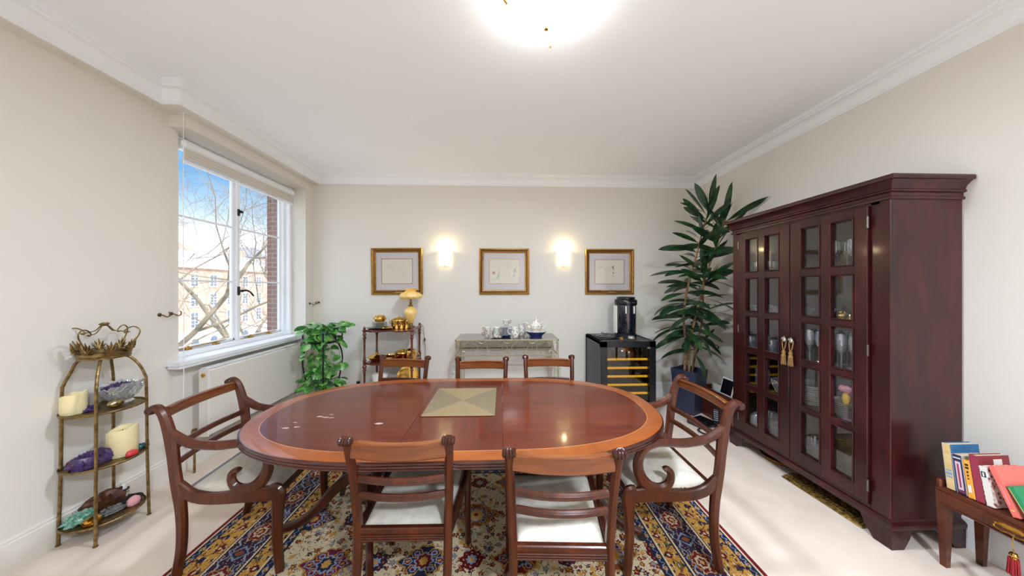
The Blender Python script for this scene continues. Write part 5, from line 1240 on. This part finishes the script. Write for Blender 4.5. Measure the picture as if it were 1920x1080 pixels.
place('gold_beaker', ['polished gold beaker at the front of the whatnot top, left of three', 'polished gold beaker at the front of the whatnot top, middle of three', 'polished gold beaker at the front of the whatnot top, right of three'], 'beaker', lambda: MB().lathe([(0, 0), (.024, 0), (.026, .01), (.020, .03), (.018, .055), (.022, .085), (.026, .10), (.024, .10), (.016, .06), (0, .03)], seg=20), 'gold', [(-1.265, 3.715, ZS), (-1.205, 3.715, ZS), (-1.145, 3.72, ZS)], 'gold beakers on the whatnot')
M['amber'] = pm('amber_glass', rgb(238, 190, 84), .3, c2=rgb(248, 220, 150), nscale=16, sub=.4, coat=.5)
t = thing('table_lamp', 'vintage amber glass table lamp with a ruffled shade on the whatnot', 'lamp', (-1.135, 3.84, ZS))
MB().lathe([(0, 0), (.055, 0), (.058, .012), (.045, .02), (.030, .035), (.028, .055)], seg=28).build('foot', 'antique', t)
MB().lathe([(.028, .055), (.034, .065), (.055, .12), (.075, .17), (.080, .20), (.068, .235), (.036, .262), (.026, .27)], seg=36).build('glass_body', 'amber', t, smooth=60)
MB().lathe([(.024, .268), (.032, .272), (.022, .285), (.014, .30), (.018, .32), (.012, .335), (.012, .36), (.045, .362), (.045, .366), (.0, .37)], seg=24).build('neck', 'antique', t)
q = MB(); pr = [(.088, .362), (.124, .368), (.142, .388), (.140, .410), (.114, .436), (.074, .452), (.060, .464), (.070, .484), (.084, .494), (.078, .488), (.054, .468), (.062, .452), (.10, .43), (.130, .402), (.135, .386), (.125, .372), (.088, .366)]; vs = []; fs = []; nn = 48
for i in range(nn):
    a = 2 * PI * i / nn
    for r_, z in pr: k_ = 1 + .03 * math.cos(8 * a) * (r_ > .09) + .05 * math.cos(8 * a) * (z > .475); vs.append((r_ * k_ * math.cos(a), r_ * k_ * math.sin(a), z))
m_ = len(pr)
for i in range(nn):
    for j in range(m_ - 1): fs.append((i * m_ + j, ((i + 1) % nn) * m_ + j, ((i + 1) % nn) * m_ + j + 1, i * m_ + j + 1))
q.add(vs, fs).build('lamp_shade', 'amber', t, smooth=60)
t = thing('lamp_cord', 'thin brown lamp cord with an inline switch hanging beside the whatnot', 'cord', (-1.02, 4.0, .3))
MB().tube(cr([(-.06, 0, .72), (-.01, .01, .71), (.01, .0, .60), (.02, .0, .50), (.03, .01, .35), (.02, .02, .1), (.03, .03, 0)], 5), .003, 6).build('cable', 'antique', t); MB().box((.02, 0, .52), (.02, .016, .045), .005).build('switch', 'antique', t)
ZS = .615
t = thing('gold_serving_dish', 'low gold dish with a domed lid on the middle shelf of the whatnot, left side', 'dish', (-1.525, 3.75, ZS)); MB().lathe([(0, 0), (.05, 0), (.09, .03), (.10, .042), (0, .042)], seg=32).build('body', 'gold', t); MB().lathe([(.10, .043), (.085, .058), (.04, .075), (.012, .08), (.010, .09), (.016, .098), (0, .104)], seg=32).build('lid', 'gold', t)
one('gold_bowl', 'open wavy gold bowl on the middle shelf of the whatnot in front', 'bowl', MB().lathe(shell([(0, 0), (.04, 0), (.05, .01), (.10, .05), (.105, .065)], .004), seg=32), 'gold', (-1.34, 3.71, ZS))
M['copper'] = pm('dark_copper', rgb(130, 60, 36), .2, 1)
t = thing('copper_pot', 'dark copper pot with a lid on the middle shelf of the whatnot', 'pot', (-1.235, 3.84, ZS)); MB().lathe([(0, 0), (.085, 0), (.09, .01), (.092, .07), (.096, .074), (0, .074)], seg=32).build('body', 'copper', t); MB().lathe([(.094, .075), (.09, .09), (.05, .105), (.03, .106), (.03, .118), (.0, .12)], seg=32).build('lid', 'gold', t)
t = thing('gold_canister', 'tall gold canister with a round lid on the middle shelf of the whatnot, right side', 'canister', (-1.115, 3.77, ZS)); MB().lathe([(0, 0), (.062, 0), (.066, .006), (.066, .095), (.070, .098), (0, .098)], seg=32).build('body', 'gold', t); MB().lathe([(.068, .099), (.06, .12), (.03, .138), (.010, .14), (.010, .15), (0, .152)], seg=32).build('lid', 'gold', t); MB().tube(cr([(.06, 0, .08), (.10, 0, .075), (.10, 0, .03), (.062, 0, .025)], 4), .005, 6).build('handle', 'gold', t)
ZS = .26
place('gold_cup', ['white and gold cup on the bottom shelf of the whatnot, the left one', 'white and gold cup on the bottom shelf of the whatnot, the right one'], 'cup', lambda: MB().lathe(shell([(0, 0), (.03, 0), (.035, .08), (.045, .20)], .003), seg=20), 'white_c', [(-1.52, 3.72, ZS), (-1.42, 3.72, ZS)], None)
one('gold_charger', 'large round gold charger leaning on the bottom shelf of the whatnot', 'plate', MB().lathe([(0, 0), (.09, 0), (.135, .012), (.135, .016), (.088, .005), (0, .005)], seg=36, mt=Matrix.Translation((0, 0, .13)) @ Matrix.Rotation(R(76), 4, 'X')), 'gold', (-1.16, 3.82, ZS))

# ------------------------------------------------------------------ console table with tea service
cs = thing('console_table', 'champagne metal console table with smoked glass top and fretwork apron under the middle picture', 'console table', (.075, 3.745, 0))
CWx, CDy, CZ = .605, .235, .90
q = MB()
for s in (-1, 1): q.box((0, s * (CDy - .008), CZ - .008), (CWx * 2, .016, .016), .002); q.box((s * (CWx - .008), 0, CZ - .008), (.016, CDy * 2, .016), .002)
for s in (-1, 1): q.box((0, s * (CDy - .008), CZ - .187), (CWx * 2, .012, .012), .002); q.box((s * (CWx - .008), 0, CZ - .187), (.012, CDy * 2, .012), .002)
q.box((0, CDy - .008, CZ - .187), (CWx * 2, .012, .02)); q.box((0, CDy - .03, .10), (CWx * 2, .012, .012))
q.build('frame', 'champ', cs)
for sx_ in (-1, 1):
    for sy_ in (-1, 1):
        q = MB(); q.box((sx_ * (CWx - .008), sy_ * (CDy - .008), (CZ - .016) / 2), (.016, .016, CZ - .016), .002)
        x = sx_ * (CWx - .05); y = sy_ * (CDy - .008); q.box((x, y, (CZ - .19) / 2), (.010, .010, CZ - .19), .001)
        for z in (.60, .35, .12): q.tube([(x, y, z), (x + sx_ * .02, y, z + .02), (x + sx_ * .04, y, z)], .004, 5); q.tube([(x, y, z), (x + sx_ * .02, y, z - .02), (x + sx_ * .04, y, z)], .004, 5)
        q.build('leg', 'champ', cs)
MB().box((0, 0, CZ - .004), (CWx * 2 - .03, CDy * 2 - .03, .007)).build('glass_top', pm('dark_glass_top', rgb(70, 72, 76), .08, coat=.6), cs, smooth=0)
def fret(x0, x1, y, parent, along='x'):
    q = MB(); zt_, zb_ = CZ - .018, CZ - .182; zm = (zt_ + zb_) / 2; n_ = max(1, round((x1 - x0) / .30)); w_ = (x1 - x0) / n_
    def T(x, z): return (x, y, z) if along == 'x' else (y, x, z)
    def line(pts): q.tube([T(*p) for p in pts], .0036, 5)
    for i in range(n_ + 1):
        c_ = x0 + i * w_
        for (z0_, sg) in ((zt_, -1), (zb_, 1)):
            a_ = [(c_ + .040 * math.cos(t_), z0_ + sg * .030 * math.sin(t_)) for t_ in [k * PI / 8 for k in range(9)]]
            a_ = [p for p in a_ if x0 - .001 <= p[0] <= x1 + .001]
            if len(a_) > 2: line(a_)
        if x0 < c_ < x1: line([(c_, zt_ - .03), (c_, zb_ + .03)])
        for sg in (-1, 1):
            pts = [(c_ + sg * .052, zm + .010), (c_ + sg * .052, zm + .0), (c_ + sg * .062, zm - .008), (c_ + sg * .056, zm - .035), (c_ + sg * .095, zm - .042), (c_ + sg * .12, zb_)]
            for mir in (1, -1):
                pp_ = [(a, zm + mir * (b_ - zm)) for a, b_ in pts if x0 <= a <= x1]
                if len(pp_) > 2: line(pp_)
    q.build('fretwork', 'champ', parent)
fret(-CWx + .02, CWx - .02, -CDy + .008, cs); fret(-CWx + .02, CWx - .02, CDy - .008, cs)
fret(-CDy + .02, CDy - .02, -CWx + .008, cs, 'y'); fret(-CDy + .02, CDy - .02, CWx - .008, cs, 'y')
# china: white with coloured sprigs
m, n, l, bb = mat_new('floral_china'); setp(bb, .15, coat=.4)
vo = n.new('ShaderNodeTexVoronoi'); vo.inputs['Scale'].default_value = 48; l.new(coords(n, l), vo.inputs['Vector'])
hs = n.new('ShaderNodeSeparateColor'); l.new(vo.outputs['Color'], hs.inputs[0])
cr_ = ramp(n, l, hs.outputs[0], [(.0, rgb(150, 184, 168)), (.3, rgb(206, 168, 148)), (.6, rgb(158, 148, 170)), (.8, rgb(196, 160, 120))]); cr_.color_ramp.interpolation = 'CONSTANT'
lt = n.new('ShaderNodeMath'); lt.operation = 'LESS_THAN'; lt.inputs[1].default_value = .40; l.new(vo.outputs['Distance'], lt.inputs[0])
mx = n.new('ShaderNodeMix'); mx.data_type = 'RGBA'; mx.inputs[6].default_value = rgb(232, 228, 220); l.new(lt.outputs[0], mx.inputs[0]); l.new(cr_.outputs[0], mx.inputs[7]); l.new(mx.outputs[2], bb.inputs['Base Color']); M['china'] = m
M['navy_china'] = pm('navy_china', rgb(40, 54, 104), .2, coat=.4); M['greyb'] = pm('grey_blue_china', rgb(170, 176, 190), .2, coat=.4)
def teacup(label, loc, rot=0, s_=1.0):
    t = thing('teacup', label, 'cup', loc, rot); MB().lathe(shell([(0, 0), (.020 * s_, 0), (.022 * s_, .006), (.034 * s_, .025), (.040 * s_, .055), (.046 * s_, .066)], .0025), seg=24).build('bowl', 'china', t)
    MB().tube(cr([(.038 * s_, 0, .055), (.062 * s_, 0, .060), (.062 * s_, 0, .035), (.034 * s_, 0, .022)], 5), .0035, 6).build('handle', 'gilt', t); return t
Z9 = .900
teacup('floral teacup on the console, lower of the stacked pair at the left', (-.165, 3.70, Z9), R(200)); teacup('floral teacup on the console, upper of the stacked pair at the left', (-.163, 3.70, Z9 + .052), R(160))
one('saucer', 'floral saucer under the second teacup stack on the console', 'saucer', plate(.075, .014), 'china', (-.055, 3.64, Z9))
teacup('floral teacup standing on the saucer on the console', (-.055, 3.64, Z9 + .009), R(-20)); teacup('floral teacup stacked above the one on the saucer', (-.053, 3.64, Z9 + .060), R(20))
teacup('floral teacup behind the saucer on the console', (-.075, 3.80, Z9), R(100))
place('side_plate', 'grey blue side plate, # from the bottom of the stack on the console', 'plate', lambda: plate(.078, .008), 'greyb', [(.062, 3.70, Z9 + .022 + .0115 * i) for i in range(9)], 'side plates stacked on the console')
one('footed_bowl', 'navy blue bowl under the side plates on the console', 'bowl', MB().lathe([(0, 0), (.05, 0), (.062, .012), (.066, .021), (0, .021)], seg=28), 'navy_china', (.062, 3.70, Z9))
teacup('floral cup tilted on top of the side plate stack', (.066, 3.70, Z9 + .140), R(30), 1.05)
t = thing('milk_jug', 'floral milk jug in front of the tea service on the console', 'jug', (.175, 3.62, Z9)); MB().lathe(shell([(0, 0), (.03, 0), (.034, .008), (.052, .04), (.050, .08), (.042, .105), (.048, .125)], .003), seg=28).build('body', 'china', t); MB().tube(cr([(-.045, 0, .11), (-.085, 0, .112), (-.085, 0, .06), (-.05, 0, .04)], 5), .005, 6).build('handle', 'white_c', t)
t = thing('milk_jug', 'second floral jug behind the front one on the console', 'jug', (.262, 3.80, Z9)); MB().lathe(shell([(0, 0), (.03, 0), (.034, .008), (.050, .04), (.048, .09), (.038, .13), (.046, .155)], .003), seg=28).build('body', 'china', t); MB().tube(cr([(.042, 0, .14), (.085, 0, .14), (.085, 0, .08), (.048, 0, .05)], 5), .005, 6).build('handle', 'white_c', t)
teacup('floral sugar cup between the jugs and the teapot', (.335, 3.68, Z9), R(0), 1.05)
one('serving_bowl', 'wide floral bowl with navy foot under the teapot on the console', 'bowl', MB().lathe([(0, 0), (.07, 0), (.075, .025), (.12, .062), (.122, .068), (.07, .040), (0, .036)], seg=36), ['navy_china'], (.43, 3.66, Z9))
one('saucer', 'wide floral saucer between the teapot and the navy bowl', 'saucer', MB().lathe([(0, .0), (.08, .0), (.126, .010), (.126, .014), (0, .008)], seg=36), 'china', (.43, 3.66, Z9 + .066))
t = thing('teapot', 'white floral teapot on the right of the console', 'teapot', (.43, 3.66, Z9 + .076)); MB().lathe([(0, 0), (.04, 0), (.045, .008), (.075, .04), (.078, .07), (.06, .10), (.045, .112), (0, .112)], seg=32).build('body', 'china', t)
MB().lathe([(.048, .112), (.044, .122), (.02, .134), (.010, .14), (.014, .152), (.006, .168), (0, .17)], seg=24).build('lid', 'china', t)
MB().tube(cr([(-.07, 0, .045), (-.10, 0, .06), (-.11, 0, .09), (-.13, 0, .115)], 5), [.018 - .0006 * i for i in range(16)], 8).build('spout', 'china', t); MB().tube(cr([(.062, 0, .098), (.10, 0, .115), (.122, 0, .085), (.105, 0, .045), (.072, 0, .035)], 5), .005, 6).build('handle', 'white_c', t)

# ------------------------------------------------------------------ wine fridge with coffee machine
fg = thing('wine_fridge', 'black wine fridge with glass door and lit yellow shelves right of the console', 'fridge', (1.457, 3.69, 0))
FW, FD, FH = .645, .60, .89
q = MB(); w2 = FW / 2
for s in (-1, 1): q.box((s * (w2 - .02), .02, FH / 2 + .01), (.04, FD - .04, FH - .02), .003)
q.box((0, .02, FH - .02), (FW, FD - .04, .04), .003); q.box((0, .02, .06), (FW, FD - .04, .08), .003); q.box((0, FD / 2 - .02, FH / 2), (FW, .04, FH - .02)); q.build('casing', 'side_grey', fg)
q = MB(); y_ = -FD / 2 + .02
q.box((-w2 + .040, y_, FH / 2 + .03), (.080, .04, FH - .06), .004); q.box((w2 - .038, y_, FH / 2 + .03), (.076, .04, FH - .06), .004); q.box((0, y_, FH - .035), (FW, .04, .07), .004); q.box((0, y_, .13), (FW, .04, .14), .004)
dr = q.build('door', 'black', fg); MB().box((0, y_ + .004, FH / 2 + .07), (FW - .15, .006, FH - .27)).build('glass', 'fridgeglass', dr, smooth=0)
one_ = MB().lathe([(0, 0), (.022, 0), (.022, .001), (0, .001)], seg=20, sy=.6, mt=Matrix.Translation((w2 - .085, y_ - .0205, FH - .075)) @ Matrix.Rotation(PI / 2, 4, 'X')); one_.build('badge', 'silver', dr)
for i in range(5):
    for j in range(2): MB().cyl((-w2 + .05 + .022 * (i % 2) + .016 * j, y_ - .021, .50 - .022 * i), (-w2 + .05 + .022 * (i % 2) + .016 * j, y_ - .0215, .50 - .022 * i), .004).build('button', 'side_grey', dr)
M['shelf_glow'] = emit('lit_yellow_shelf_edge', (1.0, .62, .03, 1), 1.8); M['beech'] = pm('beech', rgb(170, 120, 60), .5)
for i, z in enumerate((.672, .572, .474, .376, .278)):
    o = MB().box((.005, -FD / 2 + .06, z), (FW - .16, .02, .022), .003).build('shelf_front', 'shelf_glow', fg); MB().box((.005, 0.0, z - .005), (FW - .16, FD - .14, .008)).build('shelf_rack', 'black_m', o, smooth=0)
L = bpy.data.lights.new('fridge_light', 'POINT'); o = bpy.data.objects.new('fridge_light', L); C.objects.link(o); o.parent = fg; o.location = (0, -.05, .81); L.energy = .8; L.color = (1, .75, .3); L.shadow_soft_size = .02
M['bottle'] = pm('dark_bottle', rgb(40, 30, 14), .1, coat=.5); M['bottle2'] = pm('amber_bottle', rgb(150, 96, 22), .1, coat=.5)
def bot(): return MB().lathe([(0, 0), (.036, 0), (.037, .01), (.037, .18), (.030, .20), (.015, .22), (.013, .29), (0, .29)], seg=16, mt=Matrix.Rotation(-PI / 2, 4, 'X'))
first = None
for k, (x, z, mt_) in enumerate([(-.19, .69, 'bottle2'), (-.10, .69, 'bottle'), (-.01, .69, 'bottle'), (.08, .69, 'bottle2'), (.17, .69, 'bottle')] + [(-.17 + .11 * i, z_, 'bottle') for z_ in (.59, .492, .394) for i in range(4)]):
    one('wine_bottle', ('wine bottle lying on the top shelf of the wine fridge, number ' if 0 else '') + (['amber glinting wine bottle lying at the left of the top shelf in the wine fridge', 'dark wine bottle second from left on the top fridge shelf', 'dark wine bottle in the middle of the top fridge shelf', 'amber wine bottle second from right on the top fridge shelf', 'dark wine bottle at the right of the top fridge shelf'][k] if k < 5 else 'dark wine bottle on the %s fridge shelf, %s from the left' % (('second', 'third', 'fourth')[(k - 5) // 4], ORD[(k - 5) % 4])), 'bottle', bot(), mt_, (1.462 + x, 3.49, z + .03), 'bottles on the lower fridge shelves' if k >= 5 else None)
cm = thing('coffee_machine', 'tall black coffee machine with a glossy front on the wine fridge', 'coffee machine', (1.565, 3.72, .89))
q = MB(); q.lathe([(0, 0), (.125, 0), (.128, .01), (.128, .04), (.11, .05), (0, .05)], seg=32, sx=.98); q.box((0, .02, .27), (.17, .16, .46), .02); q.build('body', 'black_m', cm)
q = MB(); q.lathe([(.0, .05), (.118, .05), (.122, .06), (.122, .40), (0, .40)], seg=40); q.build('glossy_front', pm('glossy_black', rgb(18, 22, 34), .06, coat=1.0), cm, smooth=60)
q = MB(); q.lathe([(0, .40), (.130, .40), (.134, .41), (.134, .455), (.128, .465), (.11, .472), (.108, .495), (.10, .50), (0, .50)], seg=40); q.build('lid', 'black', cm)
for x in (-.03, -.01, .03, .05): MB().box((x, -.134, .432), (.014, .004, .006)).build('marking', 'silver', cm, smooth=0)
MB().box((-.125, .02, .22), (.012, .10, .34), .004).build('water_tank', 'white_c', cm)
for x in (-.045, .055): MB().tube([(x, -.118, .39), (x, -.120, .30)], .012, 10).build('nozzle', 'silver', cm)
one('tray', 'black rectangular tray with small silver items on the left of the wine fridge', 'tray', MB().box((0, 0, .01), (.20, .30, .016), .005), 'black', (1.29, 3.66, .89))
place('silver_spoon', ['silver spoon on the tray beside the coffee machine, front one', 'silver spoon on the tray beside the coffee machine, rear one'], 'spoon', lambda: MB().lathe([(0, 0), (.018, .002), (.02, .006), (0, .004)], seg=16, sx=1.5).tube([(.025, 0, .005), (.11, .01, .008)], .003, 5), 'silver', [(1.245, 3.60, .909), (1.23, 3.72, .909)], None)
one('glass_ashtray', 'clear glass dish on the black tray on the wine fridge', 'dish', cutbowl(.05, .03, 8), 'crystal', (1.32, 3.78, .909))
one('tea_strainer', 'round silver strainer in front of the coffee machine', 'strainer', MB().lathe([(0, .004), (.05, .004), (.056, .014), (.058, .014), (.052, 0), (0, 0)], seg=28), 'gold', (1.545, 3.52, .89))
one('glass_jar', 'small round glass jar in the strainer before the coffee machine', 'jar', MB().lathe([(0, 0), (.035, 0), (.038, .02), (.03, .035), (0, .036)], seg=20), 'crystal', (1.545, 3.52, .895))
one('brass_trinket', 'small brass trinket beside the tray on the wine fridge', 'ornament', MB().blob((0, 0, .015), (.02, .025, .018), 6, .3), 'brass', (1.42, 3.50, .89))

# ------------------------------------------------------------------ clutter in the corner by the cabinet
M['box_w'] = wood('box_wood', rgb(58, 26, 18), rgb(84, 38, 26), rgb(104, 52, 34), .35, (30, 4, 30), .2); M['box_y'] = pm('yellow_pine', rgb(196, 150, 82), .5)
bx = thing('wooden_box', 'low dark wooden box on the floor between the planter and the cabinet', 'box', (2.53, 3.32, 0))
q = MB(); q.box((-.115, 0, .17), (.016, .50, .34), .003); q.box((.115, 0, .17), (.016, .50, .34), .003); q.box((0, .242, .17), (.23, .016, .34), .003); q.box((0, 0, .05), (.22, .48, .014)); q.build('sides', 'box_w', bx); MB().box((0, -.242, .17), (.23, .016, .34), .003).build('end_panel', 'box_y', bx, label='pale yellow end panel')
t = thing('tablet', 'white framed tablet leaning out of the wooden box', 'tablet', (2.455, 3.20, .345)); t.rotation_euler = (R(0), R(14), R(3)); MB().box((0, 0, .075), (.010, .17, .19), .004).build('frame', 'white_c', t); MB().box((-.006, 0, .075), (.001, .145, .158)).build('screen', 'black', t, smooth=0)
for k, (y, lb) in enumerate(((3.40, 'sheaf of white papers standing in the wooden box, behind the tablet'), (3.46, 'pale green leaflet standing in the wooden box by the planter'))):
    o = one('leaflet', lb, 'paper', MB().box((0, 0, .16), (.004, .16, .30)), M['white_c'] if k == 0 else pm('pale_green_paper', rgb(196, 214, 190), .8), (2.50 + .03 * k, y, .062), smooth=0); o.rotation_euler = (0, R(4), R(4))
one('router', 'flat black box on the floor in front of the planter', 'box', MB().box((0, 0, .03), (.22, .20, .05), .008), 'black', (2.20, 3.22, .0), rot=R(20))
t = thing('remote_control', 'black remote control with grey buttons standing by the wooden box', 'remote', (2.285, 3.12, .056)); t.rotation_euler = (R(12), 0, R(-35)); MB().box((0, 0, .085), (.05, .02, .17), .006).build('case', 'black', t)
for i in range(5):
    for j in range(3): MB().box((-.014 + .014 * j, -.0105, .05 + .024 * i), (.009, .002, .012)).build('button', 'greyb', t, smooth=0)
one('cable_coil', 'tangle of black cable on the floor beside the flat black box', 'cable', MB().tube(cr([(.07 * math.cos(a) * (1 + .2 * math.sin(a * 1.7)), .07 * math.sin(a), .006 + .004 * (a / 6)) for a in [k * .6 for k in range(34)]], 3), .004, 5), 'black_m', (2.13, 3.05, 0))
one('black_bag', 'small round black bag on the floor by the far foot of the cabinet', 'bag', MB().blob((0, 0, .075), (.045, .06, .09), 12, .10), 'black_m', (2.29, 3.0, 0))
t = thing('power_adapter', 'black power adapter plugged into a wall socket right of the console', 'adapter', (.78, YB, .46)); MB().box((0, -.006, 0), (.09, .012, .09), .004).build('socket', 'white', t); MB().box((0, -.035, .02), (.035, .05, .06), .005).build('plug', 'black', t)
t = thing('wall_socket', 'white socket with plug on the wall left of the console', 'socket', (-.62, YB, .42)); MB().box((0, -.005, 0), (.09, .010, .14), .004).build('plate', 'white', t)
for z in (-.04, .04): MB().box((0, -.02, z), (.04, .03, .035), .006).build('plug', 'white_c', t)
t = thing('tube_bottle', 'small dark bottle on the floor beside the whatnot', 'bottle', (-1.68, 3.62, 0)); MB().lathe([(0, 0), (.04, 0), (.045, .02), (.045, .34), (.02, .37), (.02, .40), (0, .40)], seg=20).build('body', 'black', t)
